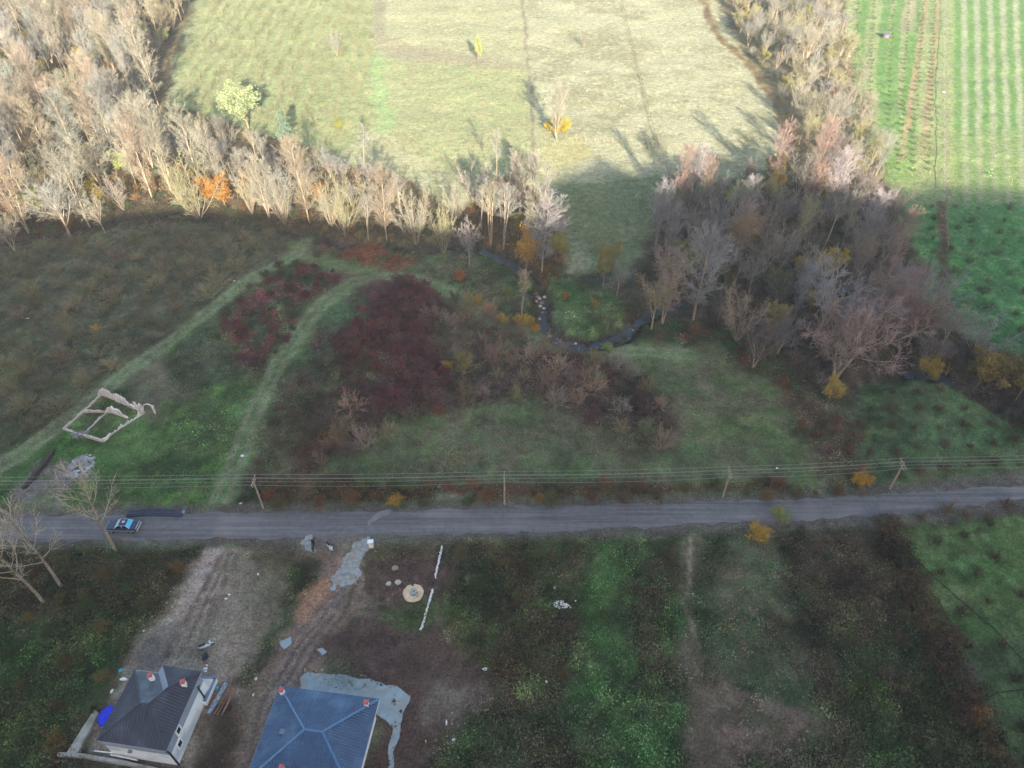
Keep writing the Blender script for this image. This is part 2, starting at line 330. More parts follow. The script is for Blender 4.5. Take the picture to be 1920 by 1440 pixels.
spots([(440,520),(560,465),(660,470),(700,490),(640,530),(590,570),(540,640),(500,710),(440,700),(410,640),(430,570)], .47, RED, (.05, 1.2, .3, 0))
area([(600,450),(720,455),(780,490),(740,510),(660,490),(610,480)], mixc(sh(108,68,50), sh(92,60,50), sh(78,86,60)), (.1, 1, .2, 0), 3)
area([(700,520),(760,510),(830,545),(830,580),(780,600),(820,650),(850,700),(850,760),(740,790),(640,770),(700,690),(640,640),(650,560)], mixc(sh(78,52,58), sh(70,54,56), sh(82,70,62)), (0, 1.2, .4, 0), 3)
area([(600,560),(690,560),(700,620),(620,680),(560,690)], mixc(sh(62,84,62), sh(68,72,60), sh(70,52,54)), (.4, .8, .2, 0), 3)
area([(500,790),(560,720),(640,670),(720,690),(700,740),(600,770),(540,850),(490,880)], mixc(sh(66,70,54), sh(62,60,54), sh(84,90,66)), (.4, .8, .4, 0), 4)
area([(560,800),(640,770),(720,760),(720,800),(640,850),(580,890),(550,880)], mixc(sh(84,72,62), sh(76,68,64), sh(90,62,48)), (.1, .5, 1, 0), 3)
area([(830,560),(900,590),(1000,630),(1060,660),(1080,700),(1000,720),(900,740),(850,700)], mixc(sh(88,80,66), sh(84,88,68), sh(74,62,58)), (.4, .5, .7, 0), 3)
area([(840,680),(960,670),(1060,660),(1180,680),(1250,760),(1250,830),(1180,830),(1100,790),(1020,735),(900,760),(850,750)], mixc(sh(74,66,62), sh(66,60,58), sh(84,68,64)), (.1, .9, .9, 0), 3)
area([(960,655),(1080,650),(1100,690),(1040,730),(960,740)], mixc(sh(74,52,58), sh(66,56,56)), (0, 1, .6, 0), 3)
# central meadow
area([(560,905),(640,850),(740,800),(880,760),(1010,735),(1090,790),(1180,845),(1270,800),(1240,720),(1150,660),(1250,645),(1330,650),(1450,740),(1540,840),(1560,905),(1300,915),(900,912)], mixc(sh(84,94,70), sh(92,96,76), sh(82,104,68), n_big), (.55, 0, .1, 0), 3)
area([(1020,745),(1090,790),(1180,830),(1240,820),(1260,860),(1180,875),(1090,840),(1010,800)], mixc(sh(88,84,70), sh(82,80,66)), (.3, .1, .5, 0), 6, 1, .8)
line([(1340,805),(1440,800),(1480,830),(1500,880),(1530,930)], 4.0, mixc(sh(98,118,74), sh(88,108,70)), (.7, 0, 0, 0), 4, .6, .7)
area([(740,880),(800,840),(880,860),(860,900)], mixc(sh(78,66,56), sh(86,84,66)), (.2, .3, .5, 0), 5, 1, .7)
area([(1440,730),(1520,760),(1600,790),(1640,860),(1640,930),(1560,935),(1560,860),(1500,800)], mixc(sh(74,66,56), sh(82,76,62), sh(70,78,56)), (.1, 1, .6, 0), 3)
# roadside brush, north
area([(480,900),(560,895),(700,905),(900,908),(1200,908),(1560,905),(1620,925),(1500,936),(1250,940),(1000,945),(700,953),(500,955)], mixc(sh(74,62,50), sh(66,66,50), sh(88,60,46)), (.2, 1, .6, 0), 1.5, .5)
area([(440,905),(480,900),(500,955),(430,955)], mixc(sh(60,66,50), sh(54,56,46)), (.3, .8, .2, 0), 2)
area([(380,965),(385,930),(420,905),(430,930),(425,962)], mixc(sh(110,104,100), sh(98,96,90)), (.05, 0, 0, .2), 1.5)
area([(800,952),(820,930),(850,922),(885,928),(900,950)], mixc(sh(92,112,96), sh(80,98,82), sh(116,128,112)), (.4, .3, 0, .3), 1)
# tracks
TR1 = [(570,440),(560,470),(470,522),(370,600),(300,652),(200,732),(100,802),(40,850),(-60,900)]
TR2 = [(405,950),(430,890),(460,815),(490,750),(530,672),(565,612),(605,565),(655,530),(715,512),(790,530),(860,560),(915,595),(985,622),(1060,645),(1120,648),(1200,660),(1290,660)]
line(TR1, 3.0, mixc(sh(88,116,76), sh(84,100,72), sh(102,120,88)), (.6, 0, 0, 0), 2.4, .5)
line([(560,470),(640,500),(720,510)], 3.5, mixc(sh(92,112,80), sh(100,100,80)), (.5, 0, 0, 0), 2, .5)
line(TR2, 3.6, mixc(sh(88,116,76), sh(84,104,72)), (.6, 0, 0, 0), 1.8, .5)
def shifted(P, o):
    Q = []
    for i, p in enumerate(P):
        a = P[max(i-1, 0)]; b = P[min(i+1, len(P)-1)]; d = math.hypot(b[0]-a[0], b[1]-a[1]); Q.append((p[0]-(b[1]-a[1])/d*o, p[1]+(b[0]-a[0])/d*o))
    return Q
for P_ in (W(TR2), W(TR1)):
    for o_ in (-.9, .9):
        d = line_d(X+wx*.2, Y+wy*.2, shifted(P_, o_)); put(sstep(.75, .3, d)*.75, mixc(sh(118,124,108), sh(104,104,90), sh(96,112,84)), (.1, 0, 0, .1))
area([(20,960),(40,900),(80,860),(130,850),(165,860),(160,900),(120,930),(110,962)], mixc(sh(112,108,112), sh(96,96,88), sh(88,100,76)), (.1, .1, .3, .6), 2)
# --- right orchard meadow
area([(1612,860),(1606,780),(1620,712),(1690,698),(1770,700),(1850,748),(1960,800),(2300,860),(2300,880),(1920,902),(1780,914),(1640,926)], mixc(sh(74,96,66), sh(68,86,62), sh(82,106,72)), (.7, 0, .15, 0), 2, .5)
area([(1700,880),(1920,850),(1960,890),(1920,902),(1780,914),(1650,926)], mixc(sh(76,98,66), sh(84,92,66)), (.6, .1, .2, 0), 3)
# --- south of the road
area([(-600,1030),(0,1022),(372,1016),(366,1046),(330,1110),(250,1235),(180,1345),(110,1440),(60,1560),(-900,1700)], mixc(sh(58,54,42), sh(48,58,40), sh(66,58,44)), (.1, 1.3, .5, 0), 1.5, .7)
area([(-900,1200),(60,1180),(200,1200),(230,1260),(150,1390),(60,1560),(-900,1700)], mixc(sh(46,64,38), sh(52,56,38), sh(60,80,44)), (.2, 1.3, .2, 0), 8)
area([(-600,1020),(0,1020),(372,1014),(372,1026),(0,1034),(-600,1034)], mixc(sh(66,88,52), sh(70,76,60)), (.9, .2, 0, 0), 1, .3)
area([(372,1020),(430,1008),(590,1010),(610,1060),(560,1130),(520,1230),(450,1440),(420,1640),(60,1640),(110,1440),(190,1340),(232,1250),(300,1150),(345,1070)], mixc(sh(132,122,118), sh(118,110,102), sh(138,130,126)), (0, 0, 0, .2), 2)
area([(430,1012),(590,1012),(600,1050),(585,1090),(540,1130),(480,1050)], mixc(sh(84,76,62), sh(96,90,76), sh(70,84,56)), (.5, .2, .2, .2), 2.5)
area([(470,1075),(560,1060),(580,1110),(540,1160),(500,1200),(470,1170)], mixc(sh(98,100,84), sh(104,98,88)), (.3, 0, .1, .1), 5, 1, .8)
area([(560,1050),(596,1040),(600,1080),(560,1130),(530,1160),(540,1110)], mixc(sh(66,84,50), sh(62,64,48)), (.7, .7, .1, 0), 2)
area([(500,1170),(540,1150),(530,1210),(500,1290),(450,1280),(470,1220)], mixc(sh(66,72,54), sh(76,76,66)), (.5, .5, .1, .2), 2)
area([(375,1020),(425,1008),(425,1045),(390,1110),(345,1180),(320,1180),(310,1160),(350,1080)], mixc(sh(150,140,138), sh(138,128,124), sh(140,144,148)), (0, 0, 0, .15), 1.2, .5)
area([(300,1170),(345,1160),(330,1210),(300,1260),(240,1262),(262,1215)], mixc(sh(92,90,92), sh(104,100,98)), (0, 0, 0, .1), 1.5, .4, .9)
area([(400,1330),(440,1300),(500,1320),(480,1380),(450,1480),(360,1480),(370,1400)], mixc(sh(66,56,50), sh(76,66,58)), (.05, 0, .1, .5), 3)
area([(90,1480),(150,1330),(200,1270),(232,1250),(210,1330),(180,1400),(330,1420),(330,1500)], mixc(sh(70,66,58), sh(84,72,60), sh(58,70,48)), (.2, .2, .1, .6), 2)
for k in range(7):
    a = R.uniform(-30, 30); line([(440+a,1040),(400+a*1.3,1130),(350+a*1.6,1230)], .35, mixc(sh(86,78,74), sh(96,88,84)), (0, 0, 0, .3), .25, .25, .75)
# dirt road 2, rutted, with rubble
area([(560,1010),(692,1004),(690,1070),(690,1110),(640,1190),(620,1250),(590,1300),(520,1350),(490,1480),(430,1480),(450,1360),(500,1260),(545,1180),(590,1100),(605,1055)], mixc(sh(122,104,98), sh(106,94,88), sh(134,118,108)), (0, 0, 0, .7), 1.5, .6)
area([(555,1120),(590,1085),(625,1080),(620,1110),(580,1140),(560,1170),(545,1160)], mixc(sh(150,120,100), sh(132,104,88), sh(166,136,116), n_sm), (0, 0, 0, 1.6), 1.2, .5)
for o_ in (-14, 2, 20):
    line([(655+o_*.3,1080),(610+o_,1160),(560+o_*1.2,1230),(500+o_*1.2,1330),(470+o_,1440)], .55, mixc(sh(128,120,122), sh(112,106,104)), (0, 0, 0, .1), .4, .2, .8)
    line([(662+o_*.3,1080),(618+o_,1160),(568+o_*1.2,1230),(508+o_*1.2,1330),(478+o_,1440)], .5, mixc(sh(78,66,62), sh(88,76,70)), (0, 0, 0, .3), .4, .2, .7)
area([(690,1010),(830,1005),(870,1060),(830,1100),(810,1160),(860,1210),(930,1270),(900,1350),(800,1440),(770,1560),(680,1560),(700,1300),(610,1260),(640,1190),(690,1120),(700,1060)], mixc(sh(80,66,62), sh(70,58,56), sh(90,78,74)), (0, 0, 0, .9), 2, .7)
area([(700,1130),(760,1110),(800,1120),(790,1180),(740,1180),(700,1150)], mixc(sh(64,92,52), sh(72,80,60)), (.9, .1, 0, .1), 3)
area([(620,1200),(700,1180),(780,1210),(800,1250),(700,1270),(620,1250)], mixc(sh(66,54,52), sh(74,62,62)), (0, 0, 0, .25), 2.5)
area([(780,1300),(900,1290),(920,1330),(860,1370),(780,1350)], mixc(sh(96,88,84), sh(108,100,96)), (0, 0, 0, .4), 3)
area([(700,1010),(830,1008),(830,1035),(710,1040)], mixc(sh(80,74,58), sh(74,64,52), sh(74,88,54)), (.3, .5, .2, .1), 2)
# rough fields
area([(830,1005),(1120,1000),(1110,1160),(1060,1330),(1000,1560),(780,1560),(820,1400),(920,1300),(860,1210),(800,1130),(860,1060)], mixc(sh(62,66,46), sh(66,58,46), sh(72,84,54)), (.4, .8, .5, 0), 2.5)
area([(840,1030),(900,1020),(930,1090),(940,1150),(900,1190),(850,1110)], mixc(sh(44,54,40), sh(52,54,42)), (.1, 1.4, .2, 0), 2.5)
area([(1050,1150),(1105,1150),(1110,1230),(1060,1260),(1040,1200)], mixc(sh(46,52,38), sh(52,48,38)), (.1, 1.4, .2, 0), 2.5)
area([(1100,1000),(1290,998),(1300,1560),(1000,1560),(1050,1350),(1100,1200)], mixc(sh(62,90,54), sh(60,72,50), sh(74,104,62)), (.9, .6, .1, 0), 3)
area([(1130,1000),(1165,1000),(1150,1100),(1130,1230),(1095,1230),(1110,1100)], mixc(sh(72,106,62), sh(66,96,56)), (1, .2, 0, 0), 3)
area([(1190,1020),(1260,1010),(1270,1100),(1255,1280),(1180,1280),(1180,1150)], mixc(sh(56,62,44), sh(62,60,46), sh(60,84,50)), (.4, 1.1, .3, 0), 3)
area([(900,1290),(1040,1290),(1100,1420),(1060,1560),(800,1560),(820,1400)], mixc(sh(58,76,50), sh(62,62,48), sh(50,50,40)), (.5, 1, .2, 0), 4)
area([(880,1380),(980,1360),(1000,1440),(960,1560),(860,1560)], mixc(sh(46,46,38), sh(52,56,42)), (.1, 1.4, .2, 0), 3)
area([(1050,1000),(1120,1000),(1090,1060),(1020,1140),(1000,1080)], mixc(sh(68,62,46), sh(60,68,46)), (.3, .9, .4, 0), 4, 1, .7)
area([(1310,1010),(1480,1000),(1500,1120),(1540,1300),(1540,1560),(1300,1560),(1310,1240)], mixc(sh(78,92,70), sh(86,84,70), sh(70,90,64)), (.6, .3, .3, 0), 2.5)
area([(1320,1130),(1480,1120),(1500,1210),(1440,1240),(1330,1250)], mixc(sh(72,82,66), sh(62,76,58), sh(96,84,70)), (.5, .6, .3, 0), 5, 1, .8)
area([(1350,1060),(1450,1060),(1480,1140),(1380,1150)], mixc(sh(92,88,70), sh(80,92,70)), (.4, .1, .4, 0), 4, 1, .8)
area([(1305,1290),(1370,1300),(1440,1290),(1520,1320),(1540,1390),(1500,1430),(1430,1420),(1380,1560),(1300,1560)], mixc(sh(112,100,92), sh(98,90,82), sh(80,82,66)), (.15, .1, .3, .3), 2.5)
area([(1420,1415),(1520,1405),(1560,1560),(1420,1560)], mixc(sh(56,62,52), sh(62,84,48)), (.5, 1, .1, 0), 2.5)
line([(1292,1004),(1298,1080),(1300,1160),(1302,1240)], 2.2, mixc(sh(110,100,88), sh(94,90,74)), (.2, 0, .1, .2), 1.6, .4)
line([(1295,1010),(1300,1240)], .4, sh(150,140,130)*np.ones(X.shape+(3,)), (0, 0, 0, .2), .4, .3, .8)
line([(1302,1230),(1315,1290),(1330,1440),(1335,1560)], 4.5, mixc(sh(106,94,88), sh(92,84,74)), (.1, 0, .2, .4), 3, .5)
area([(1330,1010),(1362,1010),(1350,1120),(1335,1290),(1308,1260),(1316,1100)], mixc(sh(50,58,42), sh(58,66,48)), (.2, 1.2, .2, 0), 2)
area([(1450,985),(1640,980),(1690,1080),(1730,1190),(1800,1320),(1880,1460),(1960,1560),(1560,1560),(1540,1320),(1500,1200),(1490,1100)], mixc(sh(64,58,50), sh(56,60,44), sh(74,66,54)), (.1, 1.3, .6, 0), 2)
area([(1560,1180),(1720,1180),(1800,1320),(1900,1500),(1560,1500),(1550,1300)], mixc(sh(52,62,42), sh(58,54,44), sh(66,80,46)), (.2, 1.3, .3, 0), 6)
area([(1470,985),(1520,990),(1510,1100),(1540,1200),(1510,1220),(1490,1110)], mixc(sh(46,56,42), sh(56,56,44)), (.1, 1.3, .2, 0), 3)
area([(1650,985),(1780,975),(1920,965),(2500,900),(3000,1700),(2000,1700),(1890,1440),(1810,1310),(1740,1190),(1700,1080)], mixc(sh(84,110,66), sh(78,98,62), sh(92,122,78)), (.9, 0, .05, 0), 1.5, .5)
area([(1750,1190),(1920,1200),(2300,1400),(2300,1700),(1980,1700),(1820,1330)], mixc(sh(66,92,60), sh(76,92,66), sh(70,84,62)), (.8, 0, .1, 0), 8, 1, .8)
line([(1648,990),(1700,1090),(1738,1190),(1802,1320),(1880,1450)], 1.6, mixc(sh(48,46,40), sh(56,50,44)), (.05, 1.2, .3, 0), 1.2, .5)
area([(1640,975),(1700,966),(1920,940),(2400,890),(2500,905),(1920,966),(1780,978),(1660,990)], mixc(sh(78,72,58), sh(70,60,54), sh(82,92,62)), (.3, .7, .9, 0), 1.5, .4)
area([(1000,1000),(1300,985),(1500,977),(1640,968),(1640,985),(1480,994),(1300,1003),(1000,1012)], mixc(sh(82,96,62), sh(80,78,64), sh(92,108,66)), (.7, .4, .1, .1), 1, .3)
# road shoulders: gravel and thin grass
for d_, c_ in ((3.75, mixc(sh(88,92,78), sh(80,76,72), sh(86,104,76))), (2.95, mixc(sh(92,90,88), sh(82,78,78)))):
    sd = line_d(X+wx*.15, Y+wy*.15, [tuple(p) for p in roadc]); hw = d_
    put(sstep(hw+.5, hw-.4, sd)*.9*(np.abs(X) < 700), c_, (.25, .05, 0, .2))
area([(690,1000),(560,1006),(575,1016),(600,1030),(690,1016)], mixc(sh(116,104,102), sh(106,98,98)), (0, 0, 0, .3), 1, .3)
line([(1310,-20),(1340,60),(1400,120),(1460,190),(1490,280)], 3.0, mixc(li(160,130,92), li(180,156,100)), (.1, .8, .6, 0), 2, .6)
nfar = sstep(340, 520, Y)[..., None]; COL = COL*(1-nfar)+mixc(sh(70,82,50), sh(60,70,45))*nfar
hb = (Y < 12)[..., None]; COL = np.where(hb, mixc(sh(60,72,46), sh(70,66,48)), COL)
Z = Z+np.clip(VEG[..., 1], 0, 1.3)*(fbm(X, Y, 2.6, 63, 3)-.38)*1.1*(np.abs(line_d(X, Y, RIV)) > 2.5)*sstep(3, 5, line_d(X, Y, [tuple(p) for p in roadc]))*sstep(-.5, -4, np.maximum(poly_sd(X, Y, W([(150,1240),(420,1240),(420,1380),(330,1500),(150,1500)])), poly_sd(X, Y, W([(500,1275),(740,1290),(700,1620),(400,1620)]))))
NXg, NYg = len(xs), len(ys)
V = np.stack([X, Y, Z], -1).reshape(-1, 3)
ii = (np.arange(NYg-1)[:, None]*NXg+np.arange(NXg-1)[None]).ravel()
F = np.stack([ii, ii+1, ii+NXg+1, ii+NXg], -1)
mo = (fbm(X, Y, 2.4, 57, 3)-.5)[..., None]*2; mp_ = (fbm(X, Y, 7, 58, 3)-.5)[..., None]*2; amp = (1-.72*sstep(105, 150, Y))[..., None]; amp = amp*np.clip(VEG[..., 0]+VEG[..., 1]+VEG[..., 2], .3, 1)[..., None]; COL = COL*np.clip(1+(mo*.6+mp_*.4)*amp, .45, 1.9)
hs_ = (fbm(X, Y, 4, 59, 3)-.5)[..., None]*2; COL = COL*(1+amp*hs_*np.array((.24, -.08, .1)))
_l = COL.mean(-1, keepdims=True); COLv = np.clip(_l+(COL-_l)*.92, .006, .8)
gm = np_mesh('ground', V, F, COLv.reshape(-1, 3), smooth=True)
gmat = attr_mat('meadow_and_soil', .95, 3.6, .55, 1.0, .3); gm.materials.append(gmat)
ground = link_mesh('ground', gm); tag(ground, kind='structure')
def veg_at(x, y, ch):
    i = np.clip(np.searchsorted(xs, x)-1, 0, NXg-1); j = np.clip(np.searchsorted(ys, y)-1, 0, NYg-1); return VEG[j, i, ch]
def col_at(x, y):
    i = np.clip(np.searchsorted(xs, x)-1, 0, NXg-1); j = np.clip(np.searchsorted(ys, y)-1, 0, NYg-1); return COLv[j, i]
# ------------------------------------------------------------------ road, creek, puddles: sheets laid on the ground
def strip(a, b, nx=260, ny=8, dz=.03, wob=0.0):
    """sheet between two polylines of photo points, draped"""
    A = np.array([atn(*p) for p in a]); B = np.array([atn(*p) for p in b])
    x0 = np.linspace(max(A[0, 0], B[0, 0]), min(A[-1, 0], B[-1, 0]), nx)
    ya = np.interp(x0, A[:, 0], A[:, 1]); yb = np.interp(x0, B[:, 0], B[:, 1])
    ya = ya+(fbm(x0, 0*x0, 1.5, 61, 3)-.5)*wob; yb = yb+(fbm(x0, 0*x0, 1.5, 62, 3)-.5)*wob
    t = np.linspace(0, 1, ny)[:, None]; XX = np.repeat(x0[None], ny, 0); YY = ya*(1-t)+yb*t
    ZZ = gzv(XX, YY)+dz+.05*(1-(2*t-1)**2)
    i = (np.arange(ny-1)[:, None]*nx+np.arange(nx-1)[None]).ravel()
    return np.stack([XX, YY, ZZ], -1).reshape(-1, 3), np.stack([i, i+nx, i+nx+1, i+1], -1)
rv, rf = strip(ROADN, ROADS, 900, 10, .03, 1.0)
me = np_mesh('road', rv, rf, smooth=True)
m = noisy('worn_asphalt', tuple(sh(84,86,94)), tuple(sh(98,99,107)), 1.3, .75, 8, .35, c3=tuple(sh(106,106,114)), s3=.16, spec=.4)
# wheel-worn bands: noise stretched along the road
tc = N(m, 'ShaderNodeTexCoord'); mp = N(m, 'ShaderNodeMapping'); mp.inputs['Scale'].default_value = (.03, .9, 1); nz = N(m, 'ShaderNodeTexNoise'); nz.inputs['Scale'].default_value = 1.6; nz.inputs['Detail'].default_value = 8; nz.inputs['Roughness'].default_value = .7
LK(m, tc.outputs['Object'], mp.inputs['Vector']); LK(m, mp.outputs['Vector'], nz.inputs['Vector']); rr = N(m, 'ShaderNodeValToRGB'); rr.color_ramp.elements[0].position = .38; rr.color_ramp.elements[1].position = .62
rr.color_ramp.elements[0].color = (.62, .62, .64, 1); rr.color_ramp.elements[1].color = (1.12, 1.1, 1.1, 1)
LK(m, nz.outputs['Fac'], rr.inputs['Fac']); b = m.node_tree.nodes['Principled BSDF']; src = b.inputs['Base Color'].links[0].from_socket
mu = N(m, 'ShaderNodeMix', data_type='RGBA', blend_type='MULTIPLY'); mu.inputs[0].default_value = 1; LK(m, src, mu.inputs[6]); LK(m, rr.outputs['Color'], mu.inputs[7]); LK(m, mu.outputs[2], b.inputs['Base Color'])
me.materials.append(m); tag(link_mesh('road', me), kind='structure')
MUDDY = noisy('pale_dust', tuple(sh(112,112,122)), tuple(sh(96,96,108)), .9, .7)
def patch(pts, name, mat, dz=.05, warp=.5, seed=1, kind='structure', step=.3, flat=None):
    """irregular flat sheet: polygon outline roughened, filled with a grid"""
    P = W(pts); xa = min(p[0] for p in P)-1; xb = max(p[0] for p in P)+1; ya = min(p[1] for p in P)-1; yb = max(p[1] for p in P)+1
    gx = np.arange(xa, xb, step); gy = np.arange(ya, yb, step); GX, GY = np.meshgrid(gx, gy)
    sd = poly_sd(GX+(fbm(GX, GY, 1.6, 70+seed, 4)-.5)*3*warp, GY+(fbm(GX, GY, 1.6, 90+seed, 4)-.5)*3*warp, P)
    ok = sd > 0; n = len(gx); i = np.array([j*n+k for j in range(len(gy)-1) for k in range(n-1) if ok[j, k] and ok[j, k+1] and ok[j+1, k] and ok[j+1, k+1]])
    if len(i) == 0: return None
    zz = gzv(GX, GY)+dz if flat is None else np.full(GX.shape, flat)
    Vv = np.stack([GX, GY, zz], -1).reshape(-1, 3); Ff = np.stack([i, i+1, i+n+1, i+n], -1)
    u, inv = np.unique(Ff, return_inverse=True); me = np_mesh(name, Vv[u], inv.reshape(Ff.shape), smooth=True); me.materials.append(mat)
    o = link_mesh(name, me); tag(o, kind=kind); return o
WET = noisy('wet_cement', tuple(sh(132,150,168)), tuple(sh(112,128,142)), 1.0, .5, 8, .1, spec=.4, c3=tuple(sh(124,128,132)), s3=.7)
WATER = newmat('puddle_water', tuple(sh(120,140,160)), .08, 0, .6)
CEM = noisy('trodden_cement', tuple(sh(136,146,158)), tuple(sh(104,108,114)), 1.8, .6, 7, .2, c3=tuple(sh(126,116,108)), s3=.9)
patch([(684,1005),(690,1008),(689,1036),(678,1058),(683,1074),(668,1092),(640,1102),(616,1108),(620,1090),(634,1070),(645,1045),(664,1018)], 'pavement', CEM, .045, .6, 1, step=.08)
patch([(562,1012),(582,1006),(592,1008),(594,1030),(580,1034),(570,1028)], 'pavement', CEM, .045, .6, 2, step=.08)
patch([(522,1202),(546,1193),(548,1204),(534,1216)], 'puddle', WATER, .07, .3, 3, step=.06)
patch([(594,1218),(604,1211),(615,1222),(604,1230)], 'puddle', WATER, .07, .3, 4, step=.06)
patch([(618,1100),(632,1098),(630,1108),(620,1110)], 'puddle', WATER, .09, .1, 5, step=.06)
patch([(700,964),(724,958),(742,958),(730,966),(706,976),(694,990),(690,982)], 'pavement', MUDDY, .1, .3, 6, step=.08)
pad = [(563,1268),(576,1258),(640,1264),(700,1276),(738,1286),(771,1304),(756,1336),(752,1372),(740,1410),(734,1480),(722,1480),(728,1410),(736,1366),(722,1350),(708,1342),(700,1330),(560,1300)]
patch(pad, 'pavement', WET, .06, .18, 8, step=.08)
# creek water
def ribbon(P, w, z, name, mat):
    P = [Vector((p[0], p[1], 0)) for p in P]; Q = []
    for a, b in zip(P[:-1], P[1:]):
        for k in range(6): Q.append(a.lerp(b, k/6))
    Q.append(P[-1]); mb = MB(); vs = []
    for i, p in enumerate(Q):
        d = (Q[min(i+1, len(Q)-1)]-Q[max(i-1, 0)]).normalized(); n = Vector((-d.y, d.x, 0)); ww = w*(.2+1.3*float(fbm(np.array([p.x]), np.array([p.y]), 2.2, 5, 3)[0]))
        vs += [p+n*ww+Vector((0, 0, z)), p-n*ww+Vector((0, 0, z))]
    mb.add(vs, [(2*i, 2*i+1, 2*i+3, 2*i+2) for i in range(len(Q)-1)]); return tag(mb.build(name, mat), kind='structure')
cw = newmat('creek_water', tuple(sh(38,42,50)), .3, 0, .4); bq = cw.node_tree.nodes['Principled BSDF']
nz = N(cw, 'ShaderNodeTexNoise'); nz.inputs['Scale'].default_value = 2.2; nz.inputs['Detail'].default_value = 5; bp = N(cw, 'ShaderNodeBump'); bp.inputs['Strength'].default_value = .5; bp.inputs['Distance'].default_value = .2
tcc = N(cw, 'ShaderNodeTexCoord'); LK(cw, tcc.outputs['Object'], nz.inputs['Vector']); LK(cw, nz.outputs['Fac'], bp.inputs['Height']); LK(cw, bp.outputs['Normal'], bq.inputs['Normal'])
rw = N(cw, 'ShaderNodeValToRGB'); rw.color_ramp.elements[0].position = .64; rw.color_ramp.elements[1].position = .76; rw.color_ramp.elements[0].color = (*sh(46,50,60), 1); rw.color_ramp.elements[1].color = (*sh(150,158,176), 1)
LK(cw, nz.outputs['Fac'], rw.inputs['Fac']); LK(cw, rw.outputs['Color'], bq.inputs['Base Color'])
ribbon(RIV[1:15], 1.15, -1.6, 'creek', cw); ribbon(RIV[22:25], 1.0, -1.6, 'creek', cw)
# ------------------------------------------------------------------ ground vegetation (uncountable): one object per kind
def scatter_points(n, ch, ymax=150, power=1.0, xlim=None):
    # roughly even in the picture: denser near, thinner far
    y = 26+(ymax-26)*NR.random(n)**1.25; w = y*.82+34; x = (NR.random(n)*2-1)*w
    keep = NR.random(n) < veg_at(x, y, ch)*power
    return x[keep], y[keep]
HOUSES = [W([(150,1240),(420,1240),(420,1380),(330,1500),(150,1500)]), W([(500,1275),(740,1290),(700,1620),(400,1620)])]
def clear_houses(x, y):
    ok = np.ones(len(x), bool)
    for P in HOUSES: ok &= poly_sd(x, y, P) < 0
    ok &= line_d(x, y, [tuple(p) for p in roadc]) > 2.9
    return ok
def leafy_scatter(name, x, y, k, rad, hgt_, size, col, cvar, flat=.35, narrow=1.0, aspect=1.0, zc=0.0, tip=None, up=0.0):
    """every point gets k small leaf quads spread through a low dome; one mesh"""
    n = len(x); z = gzv(x, y)
    s = .6+.8*NR.random(n); r = rad*s
    th = NR.random((n, k))*2*np.pi; rr = np.sqrt(NR.random((n, k))); hh = NR.random((n, k))**.7*np.sqrt(np.maximum(1-rr**2*.8, .05))
    cx = x[:, None]+rr*np.cos(th)*r[:, None]; cy = y[:, None]+rr*np.sin(th)*r[:, None]; cz = z[:, None]+hh*hgt_*s[:, None]+zc
    C_ = np.stack([cx, cy, cz], -1)
    nrm = NR.normal(size=(n, k, 3))*(1-flat)+np.stack([np.cos(th)*rr, np.sin(th)*rr, .5+hh], -1)*flat*2.2
    nrm /= np.linalg.norm(nrm, axis=-1, keepdims=True)+1e-6
    a = NR.normal(size=(n, k, 3)); a[..., 2] += up*3
    a -= nrm*(a*nrm).sum(-1, keepdims=True); a /= np.linalg.norm(a, axis=-1, keepdims=True)+1e-6
    bb = np.cross(nrm, a); sz = size*(.55+.9*NR.random((n, k, 1)))*s[:, None, None]
    A = a*sz*aspect; B = bb*sz*narrow
    quad = np.stack([C_-A, C_+B*.8, C_+A, C_-B*.8], 2).reshape(-1, 3)
    idx = np.arange(len(quad)).reshape(-1, 4)
    base = col; pc = 1+(NR.random((n, 1))-.5)*cvar; lc = 1+(NR.random((n, k))-.5)*cvar*1.3
    c = base[:, None, :]*(pc*lc)[..., None]
    if tip is not None:
        q = (NR.random((n, k)) < tip[1])[..., None]; c = np.where(q, np.array(tip[0])*lc[..., None], c)
    c = np.repeat(c.reshape(-1, 3), 4, 0); me = np_mesh(name, quad, idx, np.clip(c, .004, .8)); me.materials.append(LEAF)
    return tag(link_mesh(name, me), kind='stuff')
LEAF = attr_mat('small_leaves', .85, amp=0); 
# grass
x, y = scatter_points(150000, 0, 150, .85); ok = clear_houses(x, y); x, y = x[ok], y[ok]
leafy_scatter('grass', x, y, 9, .45, .16, .08, col_at(x, y)*1.18, .5, flat=.15, narrow=.45, aspect=1.3, up=.5)
# brambles and weeds
x, y = scatter_points(100000, 1, 165, .6); ok = clear_houses(x, y); x, y = x[ok], y[ok]
lump = .35+1.5*np.clip(fbm(x, y, 3.2, 77, 4)-.33, 0, 1)*2
ok = NR.random(len(x)) < lump; x, y, lump = x[ok], y[ok], lump[ok]
c = col_at(x, y)*1.6*(.55+1.0*fbm(x, y, 1.7, 81, 3)[:, None])
g2 = fbm(x, y, 4, 79, 3)[:, None]; c = c*np.where(g2 > .55, np.array((.95, 1.08, .9)), np.array((1.06, .97, .98)))
leafy_scatter('brambles', x, y, 24, .75, .75, .08, c, .75, flat=.35, narrow=.9, tip=(sh(112,100,64), .012))
# dry stalks
x, y = scatter_points(60000, 2, 175, .8); ok = clear_houses(x, y); x, y = x[ok], y[ok]
leafy_scatter('dry_stalks', x, y, 9, .5, .6, .32, col_at(x, y)*1.45*np.array((.96, 1, 1.0)), .7, flat=.0, narrow=.05, aspect=1.2, up=.6)
